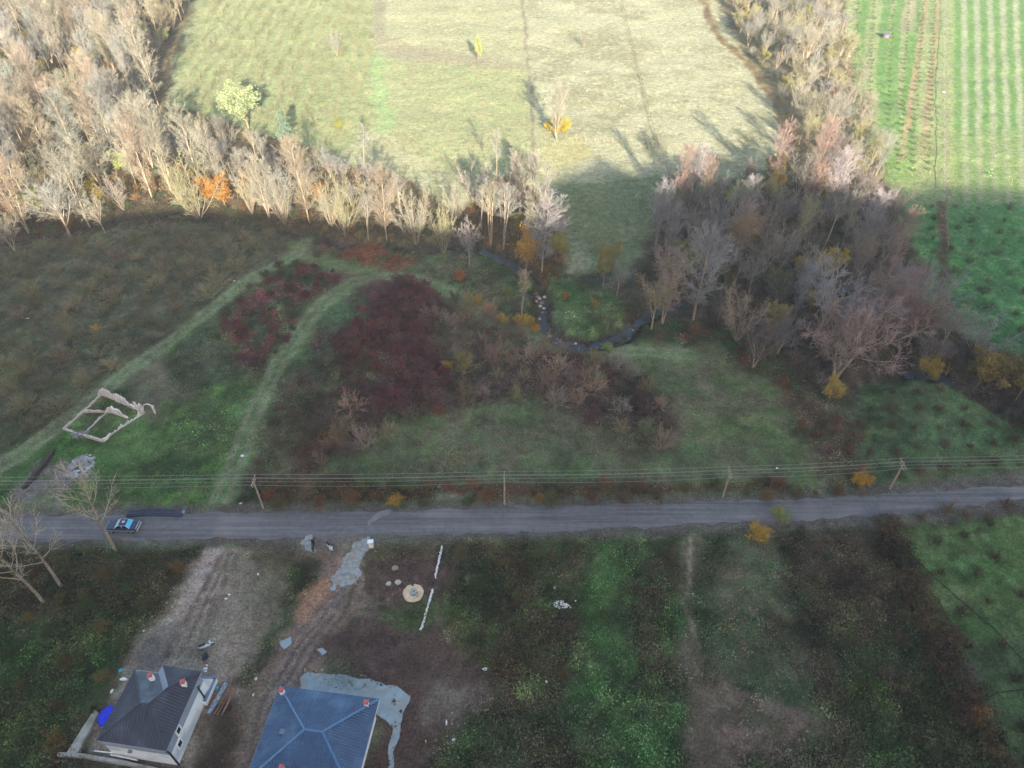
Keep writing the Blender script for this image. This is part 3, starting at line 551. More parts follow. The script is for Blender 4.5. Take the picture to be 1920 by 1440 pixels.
# clods and rubble
x, y = scatter_points(70000, 3, 120, .7); ok = clear_houses(x, y); x, y = x[ok], y[ok]
def rubble(name, x, y, s0, s1, col, cvar, dens=2.2):
    n = len(x); s = s0+(s1-s0)*NR.random(n)**3; z = gzv(x, y)
    base = np.array([(1,0,0),(-.5,.85,0),(-.5,-.85,0),(.2,.1,.8),(0,.05,-.5)]); a = NR.random(n)*6.28
    vs = base[None]*s[:, None, None]*(.7+.6*NR.random((n, 5, 1)))
    ca, sa = np.cos(a)[:, None], np.sin(a)[:, None]; vx = vs[..., 0]*ca-vs[..., 1]*sa; vy = vs[..., 0]*sa+vs[..., 1]*ca
    P = np.stack([vx+x[:, None], vy+y[:, None], vs[..., 2]+z[:, None]+s[:, None]*.15], -1).reshape(-1, 3)
    f = np.array([(0,1,3),(1,2,3),(2,0,3)]); Fc = (np.arange(n)[:, None, None]*5+f[None]).reshape(-1, 3)
    c = col*(1+(NR.random((n, 1))-.5)*cvar); me = np_mesh(name, P, Fc, np.repeat(np.clip(c, .004, .8), 5, 0)); me.materials.append(LEAF); return tag(link_mesh(name, me), kind='stuff')
rubble('clods', x, y, .06, .3, col_at(x, y)*1.15, .8)
# ------------------------------------------------------------------ trees: prototypes grown branch by branch
def rot_about(v, ax, a): return Matrix.Rotation(a, 3, ax) @ v
def side(d, ang, az):
    o = d.orthogonal().normalized(); o = rot_about(o, d, az); return (d*math.cos(ang)+o*math.sin(ang)).normalized()
class Tree:
    def __init__(s, seed): s.r = random.Random(seed); s.wood = []; s.twig = []; s.ends = []
    def shoot(s, p, d, L, r0, r1, n, wand, up, out):
        pts = [p.copy()]; d = d.copy()
        for i in range(n):
            d = (d+Vector((s.r.gauss(0, wand), s.r.gauss(0, wand), s.r.gauss(0, wand)+up))).normalized(); p = p+d*(L/n); pts.append(p.copy())
        for i in range(n): out.append((pts[i], pts[i+1], r0+(r1-r0)*i/n, r0+(r1-r0)*(i+1)/n))
        return pts, d
    def branchlets(s, pts, L, k, ang, lv, tw, out=None, up=.08, thick=.02, start=.25, shrink=.45):
        """k side shoots along pts, each with lv more orders"""
        for j in range(k):
            t = start+(1-start)*(j+s.r.random())/k; f = t*(len(pts)-1); i = min(int(f), len(pts)-2); p = pts[i].lerp(pts[i+1], f-i)
            d = (pts[i+1]-pts[i]).normalized(); dd = side(d, ang*s.r.uniform(.7, 1.25), s.r.random()*6.283)
            l = L*s.r.uniform(.6, 1.15)*(1-.45*t)
            q, e = s.shoot(p, dd, l, thick, thick*.5, 2 if lv == 0 else 3, .1, up, s.twig if out is None else out)
            s.ends.append(q[-1]);
            if lv > 0: s.branchlets(q, l*shrink*1.5, tw, ang, lv-1, max(2, tw-1), None, up, thick*.75, .2, shrink)
def seg_mesh(name, segs, n=3, mat=None):
    if not segs: return None
    P0 = np.array([tuple(a[0]) for a in segs]); P1 = np.array([tuple(a[1]) for a in segs]); r0 = np.array([a[2] for a in segs]); r1 = np.array([a[3] for a in segs])
    d = P1-P0; L = np.linalg.norm(d, axis=1, keepdims=True)+1e-9; d = d/L; P1 = P1+d*(r1*.3)[:, None]
    ref = np.where(np.abs(d[:, 2:3]) > .9, np.array([[1., 0, 0]]), np.array([[0, 0, 1.]])); a = np.cross(d, ref); a /= np.linalg.norm(a, axis=1, keepdims=True); b = np.cross(d, a)
    rings = []
    for P, r in ((P0, r0), (P1, r1)):
        for k in range(n):
            t = 2*math.pi*k/n; rings.append(P+(a*math.cos(t)+b*math.sin(t))*r[:, None])
    V = np.stack(rings, 1).reshape(-1, 3); m = len(segs)
    f = np.array([(k, (k+1) % n, n+(k+1) % n, n+k) for k in range(n)]); F = (np.arange(m)[:, None, None]*2*n+f[None]).reshape(-1, 4)
    me = np_mesh(name, V, F, smooth=n > 4)
    if mat: me.materials.append(mat)
    return me
BARK = noisy('pale_bark', tuple(sh(150,142,134)), tuple(sh(104,98,90)), 1.6, .9, 6, .3, c3=tuple(sh(84,80,70)), s3=.5)
BARKD = noisy('grey_bark', tuple(sh(124,114,104)), tuple(sh(92,86,78)), 1.6, .9, 6, .3)
TWIG = tint_mat('twigs', .9, .3, .5)
PROTO = {}
def proto(kind, k, trunk_me, crown_me, H): PROTO.setdefault(kind, []).append((trunk_me, crown_me, H))
def leaf_quads(name, C_, size, col=None, seed=1):
    rg = np.random.default_rng(seed); n = len(C_); C_ = np.asarray(C_); nr = rg.normal(size=(n, 3)); nr /= np.linalg.norm(nr, axis=1, keepdims=True); a = rg.normal(size=(n, 3)); a -= nr*(a*nr).sum(1, keepdims=True); a /= np.linalg.norm(a, axis=1, keepdims=True); b = np.cross(nr, a)
    s = size*(.5+rg.random((n, 1))); return np.stack([C_-a*s, C_+b*s*.8, C_+a*s, C_-b*s*.8], 1).reshape(-1, 3)
def add_quads(me_name, segs, quads, mat, n=3):
    """twigs and leaves of a crown in one mesh"""
    mt = seg_mesh('tmp', segs, n); nv = len(mt.vertices); co = np.empty(nv*3, np.float32); mt.vertices.foreach_get('co', co); co = co.reshape(-1, 3)
    F = np.empty(len(mt.loops), np.int32); mt.loops.foreach_get('vertex_index', F); F = F.reshape(-1, 4)
    q = np.arange(len(quads)).reshape(-1, 4)+nv; me = np_mesh(me_name, np.concatenate([co, quads]), np.concatenate([F, q])); me.materials.append(mat); bpy.data.meshes.remove(mt); return me
for sd_ in range(4):      # slender bare alder or poplar, egg-shaped brush of fine upright twigs
    t = Tree(100+sd_); H = 18
    n = [1, 2, 1, 3][sd_]
    for q in range(n):
        d0 = side(Vector((0, 0, 1)), .0 if n == 1 else .09, q*2.1+sd_); pts, _ = t.shoot(Vector((0, 0, -.3)), d0, H*(1-.08*q), .16, .03, 12, .02, .04, t.wood)
        for j in range(54 if n == 1 else 30):
            f = .16+.8*(j+t.r.random())/(54 if n == 1 else 30); i = int(f*12); i = min(i, 11); p = pts[i].lerp(pts[i+1], f*12-i)
            prof = math.sin(math.pi*min(1, (f-.12)/.95))**.8
            dd = side(Vector((0, 0, 1)), t.r.uniform(.45, 1.0), t.r.random()*6.283); L = 4.6*prof*t.r.uniform(.7, 1.1)+.7
            b_, _ = t.shoot(p, dd, L, .04, .015, 5, .06, .09, t.twig); t.branchlets(b_, 1.5, 12 if n == 1 else 11, .7, 1, 6, up=.03, thick=.02)
    proto('alder', sd_, seg_mesh('trunk', t.wood, 5, BARK), seg_mesh('crown', t.twig, 3, TWIG), H)
for sd_ in range(4):      # broad rounded bare crown, greyish purple
    t = Tree(200+sd_); H = 14; ns = [1, 2, 3, 1][sd_]
    for q in range(ns):
        d0 = side(Vector((0, 0, 1)), .04 if ns == 1 else .2, q*2.2+sd_); pts, d = t.shoot(Vector((0, 0, -.3)), d0, H*.5, .2, .13, 6, .04, .04, t.wood)
        for j in range(11 if ns == 1 else 7):
            f = .45+.55*(j+.5)/(11 if ns == 1 else 7); p = pts[int(f*5.99)]; dd = side(d, t.r.uniform(.25, 1.05), j*2.4+t.r.random()); L = H*.48*t.r.uniform(.75, 1.1)
            b_, _ = t.shoot(p, dd, L, .08, .025, 6, .07, .09, t.wood); t.branchlets(b_, 2.5, 15, .75, 2, 5, up=.03, thick=.024, start=.2, shrink=.42)
    proto('broad', sd_, seg_mesh('trunk', t.wood, 5, BARK), seg_mesh('crown', t.twig, 3, TWIG), H)
for sd_ in range(3):      # many stems fanning from the foot
    t = Tree(300+sd_); H = 12
    for q in range(11):
        d0 = side(Vector((0, 0, 1)), t.r.uniform(.1, .75), q*2.4); pts, d = t.shoot(Vector((0, 0, -.2)), d0, H*t.r.uniform(.6, 1.02), .07, .02, 8, .07, .05, t.wood)
        t.branchlets(pts, 2.4, 24, .75, 1, 6, up=.04, thick=.024, start=.3)
    proto('fan', sd_, seg_mesh('trunk', t.wood, 5, BARK), seg_mesh('crown', t.twig, 3, TWIG), H)
for sd_ in range(3):      # slender birch: bare pale stems, small crown on top
    t = Tree(400+sd_); H = 16
    for q in range([3, 2, 1][sd_]):
        d0 = side(Vector((0, 0, 1)), .07, q*2.1); p0 = Vector((0, 0, -.3)); pts, _ = t.shoot(p0, d0, H*t.r.uniform(.9, 1), .15, .03, 12, .02, .03, t.wood)
        for j in range(16):
            f = .5+.48*(j+t.r.random())/16; i = min(int(f*12), 11); p = pts[i]; dd = side(Vector((0, 0, 1)), t.r.uniform(.4, .8), t.r.random()*6.283)
            b_, _ = t.shoot(p, dd, 3.4*t.r.uniform(.6, 1.1)*math.sin(math.pi*min(1, (f-.3)/.75)), .035, .012, 4, .08, .1, t.twig); t.branchlets(b_, 1.4, 9, .6, 1, 5, up=.05, thick=.019)
    proto('birch', sd_, seg_mesh('trunk', t.wood, 6, BARK), seg_mesh('crown', t.twig, 3, TWIG), H)
for sd_ in range(3):      # tree still in leaf
    t = Tree(500+sd_); H = 10; pts, d = t.shoot(Vector((0, 0, -.2)), Vector((0, 0, 1)), H*.55, .16, .08, 6, .05, .03, t.wood)
    for j in range(14):
        p = pts[2+j % 5]; dd = side(d, t.r.uniform(.35, 1.1), j*2.4); b_, _ = t.shoot(p, dd, H*.42*t.r.uniform(.7, 1.1), .06, .02, 5, .09, .09, t.wood); t.branchlets(b_, 1.8, 9, .7, 1, 4, up=.04, thick=.02)
    e = [x_+Vector((t.r.gauss(0, .28), t.r.gauss(0, .28), t.r.gauss(0, .25))) for x_ in t.ends for _ in range(7 if sd_ != 1 else 13)]
    proto('leafy', sd_, seg_mesh('trunk', t.wood, 5, BARKD), add_quads('crown', t.twig, leaf_quads('l', [tuple(v) for v in e], .11, seed=sd_), TWIG), H)
for sd_ in range(2):      # small conifer on a bare stem
    t = Tree(600+sd_); H = 11; pts, d = t.shoot(Vector((0, 0, -.2)), Vector((0, 0, 1)), H, .14, .03, 10, .01, .02, t.wood)
    for j in range(60):
        f = .42+.56*j/60; p = pts[int(f*10)].lerp(pts[min(10, int(f*10)+1)], f*10-int(f*10)); L = 2.3*(1.03-f)/.6
        b_, _ = t.shoot(p, side(Vector((0, 0, 1)), 1.75, j*2.4), L, .04, .015, 3, .03, .03, t.twig); t.branchlets(b_, .7, 6, .8, 0, 2, up=0, thick=.02, start=.15)
    e = [x_+Vector((t.r.gauss(0, .1), t.r.gauss(0, .1), t.r.gauss(0, .08))) for x_ in t.ends for _ in range(10)]
    proto('conifer', sd_, seg_mesh('trunk', t.wood, 6, BARK), add_quads('crown', t.twig, leaf_quads('l', [tuple(v) for v in e], .1, seed=sd_), TWIG), H)
for sd_ in range(5):      # twiggy hazel bush
    t = Tree(700+sd_); H = 2.6
    for q in range(26):
        a_ = t.r.uniform(.05, 1.35); pts, d = t.shoot(Vector((t.r.gauss(0, .3), t.r.gauss(0, .3), 0)), side(Vector((0, 0, 1)), a_, q*2.4), H*t.r.uniform(.6, 1.0)*(1-.25*a_), .02, .01, 4, .09, .04, t.twig); t.branchlets(pts, .8, 9, .7, 1, 2, up=.05, thick=.013, start=.2)
    proto('hazel', sd_, None, seg_mesh('hazel_bush', t.twig, 3, TWIG), H)
for sd_ in range(4):      # leafy low bush
    t = Tree(800+sd_); H = 1.8
    for q in range(14):
        pts, d = t.shoot(Vector((t.r.gauss(0, .15), t.r.gauss(0, .15), 0)), side(Vector((0, 0, 1)), t.r.uniform(.1, .9), q*2.4), H*t.r.uniform(.55, 1.05), .03, .012, 4, .08, .03, t.twig); t.branchlets(pts, .7, 7, .6, 0, 2, up=.05, thick=.014, start=.25)
    e = [x_+Vector((t.r.gauss(0, .14), t.r.gauss(0, .14), t.r.gauss(0, .12))) for x_ in t.ends for _ in range(14)]
    proto('bush', sd_, None, add_quads('bush', t.twig, leaf_quads('l', [tuple(v) for v in e], .055, seed=sd_), TWIG), H)
def plant(kind, name, loc, H, col, label, cat, group, wid=1.0, var=None, trunkcol=None, lean=(0, 0)):
    P = PROTO[kind]; tm, cm, h0 = P[R.randrange(len(P)) if var is None else var]; s = H/h0
    rt = bpy.data.objects.new(name, None if tm is not None else cm); S.collection.objects.link(rt)
    rt.location = loc; rt.rotation_euler = (lean[0], lean[1], R.random()*6.28); rt.scale = (s*wid, s*wid, s)
    if tm is not None:
        a = bpy.data.objects.new('trunk', tm); S.collection.objects.link(a); a.parent = rt
        c = bpy.data.objects.new('crown', cm); S.collection.objects.link(c); c.parent = rt; c.color = (*[float(v) for v in col], 1)
    else: rt.color = (*[float(v) for v in col], 1)
    return tag(rt, label, cat, group)
def jit(c, a=.15): return np.clip(np.asarray(c)*(1+R.uniform(-a, a))*np.array([1+R.uniform(-a*.22, a*.22) for _ in range(3)]), .01, .8)
def poisson(P, d, n=6000, avoid=None):
    P = W(P) if not isinstance(P[0], Vector) else P; xa = min(p[0] for p in P); xb = max(p[0] for p in P); ya = min(p[1] for p in P); yb = max(p[1] for p in P)
    cx = xa+(xb-xa)*NR.random(n); cy = ya+(yb-ya)*NR.random(n); ok = poly_sd(cx, cy, P) > 0; out = []
    dd = d if callable(d) else (lambda x, y: d); cells = {}
    for x, y in zip(cx[ok], cy[ok]):
        r = dd(x, y)
        if all((x-a)**2+(y-b)**2 > r*r for a, b in out): out.append((float(x), float(y)))
    return out
# twig and leaf colours
PINK = sh(150,134,124); MAUVE = sh(122,124,136); GREYT = sh(126,127,128); GOLD = sh(150,138,98); RUST = sh(146,96,70); OLIVE = sh(118,124,84); YEL = sh(198,164,52); DKTW = sh(84,76,72)
LPINK = li(222,208,178); LGREY = li(208,200,182); LGOLD = li(220,208,156); LRUST = li(214,188,156)
TREES = [  # px foot, py foot, py top, kind, colour, width, variant, name, label, category
 (298,200,46,'alder',LPINK,1.15,0,'poplar_tree','tall bare white-stemmed tree alone at the wood edge by the pale meadow','tree'),
 (580,416,262,'alder',LRUST,1.1,0,'poplar_tree','tallest egg-shaped reddish bare tree on the creek edge','tree'),
 (725,446,314,'alder',LRUST,1.2,2,'poplar_tree','reddish oval bare tree in the middle of the creek row','tree'),
 (372,402,284,'fan',LGOLD,1.0,0,'willow_tree','yellowish many-stemmed tree fanning up over the dark creek bend','tree'),
 (474,402,290,'fan',LPINK,.7,1,'willow_tree','pale pink tree of close upright stems left of the tall reddish one','tree'),
 (505,410,292,'alder',LPINK,1.2,3,'poplar_tree','three-stemmed pale tree just left of the tall reddish one','tree'),
 (534,418,300,'fan',LPINK,.6,2,'willow_tree','narrow upright many-stemmed tree against the foot of the tall reddish one','tree'),
 (648,440,320,'fan',LGOLD,.6,0,'willow_tree','slim pale yellow clump of stems right of the tall reddish tree','tree'),
 (780,452,326,'fan',LPINK,.75,2,'willow_tree','wide reddish brush of stems near the right end of the creek row','tree'),
 (832,474,370,'fan',LGOLD,.7,1,'willow_tree','cream many-stemmed tree at the right end of the creek row','tree'),
 (690,444,350,'birch',LGREY,1.0,1,'birch_tree','thin twin-stemmed tree beside the reddish oval one','tree'),
 (920,452,322,'birch',LPINK,1.3,0,'birch_tree','three straight bare white trunks under one small pink crown','tree'),
 (944,462,326,'birch',LGREY,1.3,1,'birch_tree','pair of white trunks right of the three straight ones','tree'),
 (1000,478,350,'alder',LPINK,1.0,1,'poplar_tree','pinkish twin tree where the shade line meets the creek','tree'),
 (1016,510,372,'alder',MAUVE,1.35,2,'poplar_tree','purple-grey broad tree on the creek bank, upper half in the sun','tree'),
 (985,500,400,'leafy',sh(150,124,72),.7,0,'oak_tree','small ochre-leaved tree behind the twin pinkish one','tree'),
 (880,500,398,'broad',MAUVE,.7,0,'alder_tree','low grey tree at the creek left of the white trunks','tree'),
 (130,440,312,'broad',LGREY,1.25,3,'ash_tree','widest grey spreading bare tree at the wood corner by the brown field','tree'),
 (198,438,350,'broad',LPINK,.8,0,'ash_tree','small spreading bare tree right of the widest grey one','tree'),
 (28,470,390,'broad',GREYT,.9,1,'ash_tree','thin bare tree at the far left edge in the shade','tree'),
 (466,240,150,'leafy',li(204,212,150),1.35,1,'oak_tree','round yellow-green tree in leaf on the meadow edge','tree'),
 (540,292,206,'conifer',li(150,170,140),1.0,0,'pine_tree','small blue-green pine with a bare white stem by the meadow','tree'),
 (1042,262,158,'alder',LPINK,1.0,3,'poplar_tree','bare white tree standing alone in the open meadow','tree'),
 (682,330,236,'birch',LGREY,1.6,2,'birch_tree','pale grey lone tree behind the creek row','tree'),
 (632,104,56,'fan',LGREY,.8,1,'willow_tree','small pale bare tree in the orchard rows','tree'),
 (897,118,66,'leafy',li(214,218,120),.5,2,'oak_tree','thin yellowish tree in the pale meadow','tree'),
 (1094,90,56,'fan',li(190,160,140),.55,0,'willow_tree','small brown round bush-like tree alone in the upper meadow','tree'),
 (978,592,494,'birch',sh(160,146,140),.9,1,'birch_tree','slim twin-stemmed bare tree on the near creek bank','tree'),
 (1156,556,470,'broad',MAUVE,.6,0,'alder_tree','small purple-grey tree with a pale stem left of the dark wood','tree'),
 (1130,540,440,'leafy',sh(116,118,84),.6,1,'alder_tree','dull olive thin tree at the left tip of the dark wood','tree'),
 (1222,612,486,'broad',sh(136,132,112),.85,0,'alder_tree','greenish grey tree with a white trunk by the creek bend','tree'),
 (1242,606,470,'alder',sh(134,122,122),1.4,1,'poplar_tree','tall lilac-grey tree with leaning white trunk over the creek','tree'),
 (1300,600,440,'alder',MAUVE,1.5,2,'poplar_tree','tall mauve tree behind the leaning white trunk','tree'),
 (1380,640,542,'fan',sh(140,128,122),1.0,1,'willow_tree','bare grey tree fanning wide in front of the dark wood','tree'),
 (1412,690,600,'broad',sh(100,90,98),.8,1,'alder_tree','dark purple tree with a short white trunk at the wood front','tree'),
 (1455,640,546,'leafy',sh(126,118,84),.75,0,'alder_tree','small yellowish grey tree right of the grey fan tree','tree'),
 (1525,640,450,'broad',MAUVE,1.2,0,'alder_tree','large round purple-grey tree in the middle of the dark wood','tree'),
 (1568,700,512,'broad',sh(136,120,124),1.1,2,'alder_tree','lilac round tree with leaning stems in front of the large purple one','tree'),
 (1625,645,500,'alder',sh(112,98,104),1.6,1,'poplar_tree','leaning white-trunked tree on the right of the dark wood','tree'),
 (1660,650,520,'broad',sh(112,92,96),1.0,1,'alder_tree','reddish purple tree at the right end of the dark wood','tree'),
 (1700,650,530,'broad',sh(116,98,102),1.1,3,'alder_tree','dull rose-grey dome of a tree next to the shaded green field','tree'),
 (1550,762,704,'leafy',sh(150,134,76),.8,2,'maple_tree','small yellow-leaved tree at the corner of the orchard meadow','tree'),
 (1742,700,648,'leafy',sh(132,120,66),1.0,0,'maple_tree','yellow-leaved tree leaning over the creek above the orchard','tree'),
 (1835,716,640,'leafy',sh(116,104,66),1.2,1,'maple_tree','brownish yellow tree at the right above the orchard','tree'),
 (1780,690,640,'broad',sh(86,76,72),.9,2,'alder_tree','dark brown bare tree between the two yellow ones','tree'),
 (1378,402,332,'leafy',li(206,206,110),1.1,0,'maple_tree','bright yellow-green tree at the sunlit tip of the dark wood','tree'),
 (1345,380,308,'broad',LPINK,.8,1,'alder_tree','pink round bare tree left of the bright yellow-green one','tree'),
 (1440,400,312,'broad',LGOLD,.9,0,'alder_tree','pale yellow round bare tree right of the bright yellow-green one','tree'),
 (1505,128,16,'broad',LPINK,.95,2,'ash_tree','large pale egg-shaped bare tree among the sunlit trees at the top','tree'),
 (1548,262,182,'alder',LPINK,1.3,1,'poplar_tree','pale pink tree standing on the hedge between the two fields','tree'),
 (1560,300,236,'broad',li(190,160,150),.9,0,'alder_tree','rosy bare tree below the pale pink one on the field hedge','tree'),
 (1492,470,372,'alder',LGOLD,1.1,1,'poplar_tree','sunlit cream tree sticking out of the dark wood','tree'),
 (1542,470,352,'birch',LPINK,1.2,2,'birch_tree','thin leaning white tree behind the sunlit cream one','tree'),
 (1578,462,366,'alder',LPINK,1.0,0,'poplar_tree','rightmost sunlit white tree sticking out of the dark wood','tree'),
 (1495,400,316,'birch',LPINK,1.0,2,'birch_tree','short thin pink tree between the yellow one and the hedge','tree'),
]
taken = []
for (px, pf, pt, kind, col, wid, var, name, label, cat) in TREES:
    loc = g(px, pf); H = hgt(pf, pt)
    ln = (R.uniform(-.04, .04), R.uniform(-.04, .04))
    if 'leaning' in label: ln = (.0, .0)
    plant(kind, name, loc, H, col, label, cat, 'trees of the creek and woods', wid, var, lean=(0, 0) if H > 15 else ln); taken.append((loc.x, loc.y))
def where(kd, x, y, h, hr, c, lab):
    """what sets a planted tree apart: its height, its tone and where it stands"""
    px, py = pix(x, y); sz = 'taller' if h > (hr[0]+hr[1])/2 else 'lower'
    a = c[0]/max(c[1], 1e-3); tone = 'rusty' if a > 1.45 else 'pinkish' if a > 1.22 else 'greyish' if a > 1.05 else 'greenish'
    v = 'top rows' if py < 90 else 'upper rows' if py < 200 else 'middle rows' if py < 300 else 'lower rows' if py < 400 else 'front rows'
    xx = ['far left', 'left', 'left of centre', 'centre', 'right of centre', 'right', 'far right'][int(min(6, max(0, px//275)))]
    return '%s %s %s, %s, %s' % (sz, tone, lab, xx, v)
def fill(P, d, kinds, hr, cols, labs, group, name_of, wid=(.8, 1.2), clear=3.2, n=5000):
    k = 0
    for x, y in poisson(P, d, n):
        if any((x-a)**2+(y-b)**2 < clear**2 for a, b in taken): continue
        if line_d(np.array([x]), np.array([y]), RIV)[0] < (2.5 if x < 22 else .9): continue
        kd = R.choice(kinds); c = R.choice(cols[kd]) if isinstance(cols, dict) else R.choice(cols); hh = R.uniform(*hr[kd]); c = jit(c)
        plant(kd, name_of[kd], Vector((x, y, _gz(x, y))), hh, c, where(kd, x, y, hh, hr[kd], c, labs[kd]), 'tree' if kd not in ('bush', 'hazel') else 'bush', group+' '+kd, R.uniform(*wid)); taken.append((x, y)); k += 1
    return k
NM = {'alder':'poplar_tree','broad':'alder_tree','fan':'willow_tree','birch':'birch_tree','leafy':'oak_tree','bush':'bush','hazel':'hazel_bush','conifer':'pine_tree'}
HR = {'alder':(15,20),'broad':(10,14),'fan':(8,12),'birch':(14,18),'leafy':(5,9),'bush':(1.5,3),'hazel':(2,3.2)}
LWOOD = [(-330,430),(-120,60),(-60,-25),(376,-25),(325,70),(290,110),(280,190),(270,290),(420,345),(520,362),(620,385),(700,405),(790,425),(840,455),(640,440),(500,405),(400,392),(330,380),(230,400),(190,425),(60,440),(-20,465),(-250,500)]
n1 = fill(LWOOD, 5.4, ['alder','alder','alder','broad','fan','leafy','birch'], HR, {'alder':[LPINK,LRUST,LGREY,LPINK],'broad':[LGREY,LPINK],'fan':[LGOLD,LPINK],'birch':[LGREY,LPINK],'leafy':[li(220,190,90),li(214,214,120),li(220,150,70)]},
  {'alder':'bare poplar of the left wood','broad':'round bare tree of the left wood','fan':'many-stemmed tree of the left wood','birch':'thin birch of the left wood','leafy':'leafy tree of the left wood'},
  'left wood', NM, n=9000)
UND = [li(184,140,90), li(170,130,88), li(196,172,90), li(150,136,104), li(110,118,80)]
RW1 = [(1290,345),(1345,375),(1420,345),(1500,335),(1560,320),(1620,360),(1660,440),(1705,550),(1770,630),(1850,660),(2000,720),(2100,860),(1990,850),(1900,770),(1820,700),(1700,682),(1640,700),(1570,740),(1500,700),(1420,655),(1300,610),(1260,560),(1225,480),(1230,420)]
n6 = fill([(300,235),(350,245),(430,262),(520,300),(600,310),(700,350),(760,385),(700,400),(520,362),(420,345),(275,290)], 4.4, ['broad','broad','fan'], {**HR, 'broad':(5.5,9), 'fan':(5,8)}, {'broad':[LGREY, LGREY, LPINK], 'fan':[LGOLD, LPINK]}, {'broad':'low round bare tree behind the creek row','fan':'low many-stemmed tree behind the creek row'}, 'behind creek row', NM, n=2500)
n5 = fill([(850,395),(900,350),(960,330),(1010,350),(1050,420),(1060,500),(1030,520),(1000,470),(900,455),(850,470)], 4.6, ['alder','broad','birch','leafy','fan'], {**HR, 'alder':(11,15), 'broad':(7,11), 'birch':(12,15), 'leafy':(4,7)}, {'alder':[LPINK, GREYT],'broad':[GREYT, MAUVE],'birch':[LGREY],'leafy':[sh(140,116,70), sh(120,120,76)],'fan':[GREYT]},
  {'alder':'bare poplar of the creek-head clump','broad':'round bare tree of the creek-head clump','birch':'thin birch of the creek-head clump','leafy':'leafy tree of the creek-head clump','fan':'many-stemmed tree of the creek-head clump'}, 'creek head', NM, n=900)
n3 = fill(RW1, 4.4, ['broad','broad','broad','alder','fan','leafy'], {**HR, 'alder':(12,16), 'broad':(8,12.5)}, {'alder':[MAUVE, sh(120,106,108)],'broad':[sh(110,110,120), sh(110,110,110), sh(94,92,98), sh(88,86,88), sh(116,112,118)],'fan':[GREYT, MAUVE],'leafy':[sh(110,108,72), sh(96,100,72), sh(134,120,60)]},
  {'broad':'round bare tree of the right wood','alder':'upright bare tree of the right wood','fan':'many-stemmed tree of the right wood','leafy':'leafy tree of the right wood'}, 'right wood', NM, n=7000)
RW2 = [(1345,-25),(1560,-25),(1590,80),(1600,180),(1650,290),(1640,350),(1560,320),(1500,335),(1490,250),(1475,200),(1400,90)]
n4 = fill(RW2, 4.3, ['broad','broad','fan','alder','leafy','hazel'], {**HR,'broad':(7,11),'fan':(6,9),'alder':(9,13),'leafy':(4,6)}, {'broad':[LGREY,LPINK,LGOLD],'fan':[LPINK,LGOLD],'alder':[LPINK,LGREY],'leafy':[li(200,190,120),li(196,164,110)],'hazel':[LGREY,LRUST]},
  {'broad':'round bare tree of the sunlit belt','fan':'many-stemmed tree of the sunlit belt','leafy':'leafy tree of the sunlit belt','alder':'upright bare tree of the sunlit belt','hazel':'twiggy bush of the sunlit belt'}, 'sunlit belt', NM, n=3500)
print('trees', n1, n3, n4)
# ------------------------------------------------------------------ bushes in rows and fields
def bushes(P, d, kind, hr, cols, label, group, name, n=4000, cap=290, wid=(.85, 1.25), jitter=0, grid=None, clear=0):
    pts = grid if grid is not None else poisson(P, d, n); k = 0
    if len(pts) > cap: pts = pts[:cap]
    for x, y in pts:
        if clear and any((x-a)**2+(y-b)**2 < clear**2 for a, b in taken): continue
        h = R.uniform(*hr); c = jit(R.choice(cols), .24); px, py = pix(x, y)
        plant(kind, name, Vector((x, y, _gz(x, y))), h, c, label(px, py, h, hr) if callable(label) else label, 'bush', group, R.uniform(*wid)); k += 1
    return k
def mass(name, pts, kind, hr, wid, cols):
    """bushes past counting or past the first few hundred: copies merged into one mesh"""
    Vs = []; Fs = []; Cs = []; nb = 0; cache = []
    for _, me, h0 in PROTO[kind]:
        co = np.empty(len(me.vertices)*3, np.float32); me.vertices.foreach_get('co', co); f = np.empty(len(me.loops), np.int32); me.loops.foreach_get('vertex_index', f); f = f.reshape(-1, 4)
        f = f[NR.random(len(f)) < .45]; cache.append((co.reshape(-1, 3), f, h0))
    for x, y in pts:
        co, f, h0 = cache[R.randrange(len(cache))]; h = R.uniform(*hr)/h0; w = h*R.uniform(*wid); a = R.random()*6.28; ca, sa = math.cos(a), math.sin(a)
        Vs.append(np.stack([(co[:, 0]*ca-co[:, 1]*sa)*w+x, (co[:, 0]*sa+co[:, 1]*ca)*w+y, co[:, 2]*h+_gz(x, y)], -1)); Fs.append(f+nb); nb += len(co); Cs.append(np.repeat(np.array([jit(R.choice(cols))]), len(co), 0))
    me = np_mesh(name, np.concatenate(Vs), np.concatenate(Fs), np.concatenate(Cs)); me.materials.append(LEAF); tag(link_mesh(name, me), kind='stuff'); return len(pts)
def zone(base, bands, cols_):
    def f(px, py, h, hr):
        v = next((t for lim, t in bands if py < lim), bands[-1][1]); u = next((t for lim, t in cols_ if px < lim), cols_[-1][1]); return '%s %s, %s, %s' % ('larger' if h > sum(hr)/2 else 'smaller', base, u, v)
    return f
BF = [(-60,492),(100,462),(230,444),(400,428),(530,438),(535,462),(460,520),(370,590),(280,652),(180,728),(80,800),(-60,860)]
k1 = bushes(BF, 4.3, 'hazel', (2.2, 3.4), [sh(116,112,94), sh(104,104,86), sh(122,116,98), sh(108,108,86)], zone('leafless hazel bush of the brown field', [(520,'along its wooded edge'),(600,'in its middle'),(700,'above the ruin'),(9999,'beside the ruin')], [(120,'far left'),(260,'left part'),(400,'right part'),(9999,'by the grassy track')]), 'hazel bushes of the brown field', 'hazel_bush', 9000, 185, (1.3, 1.8))
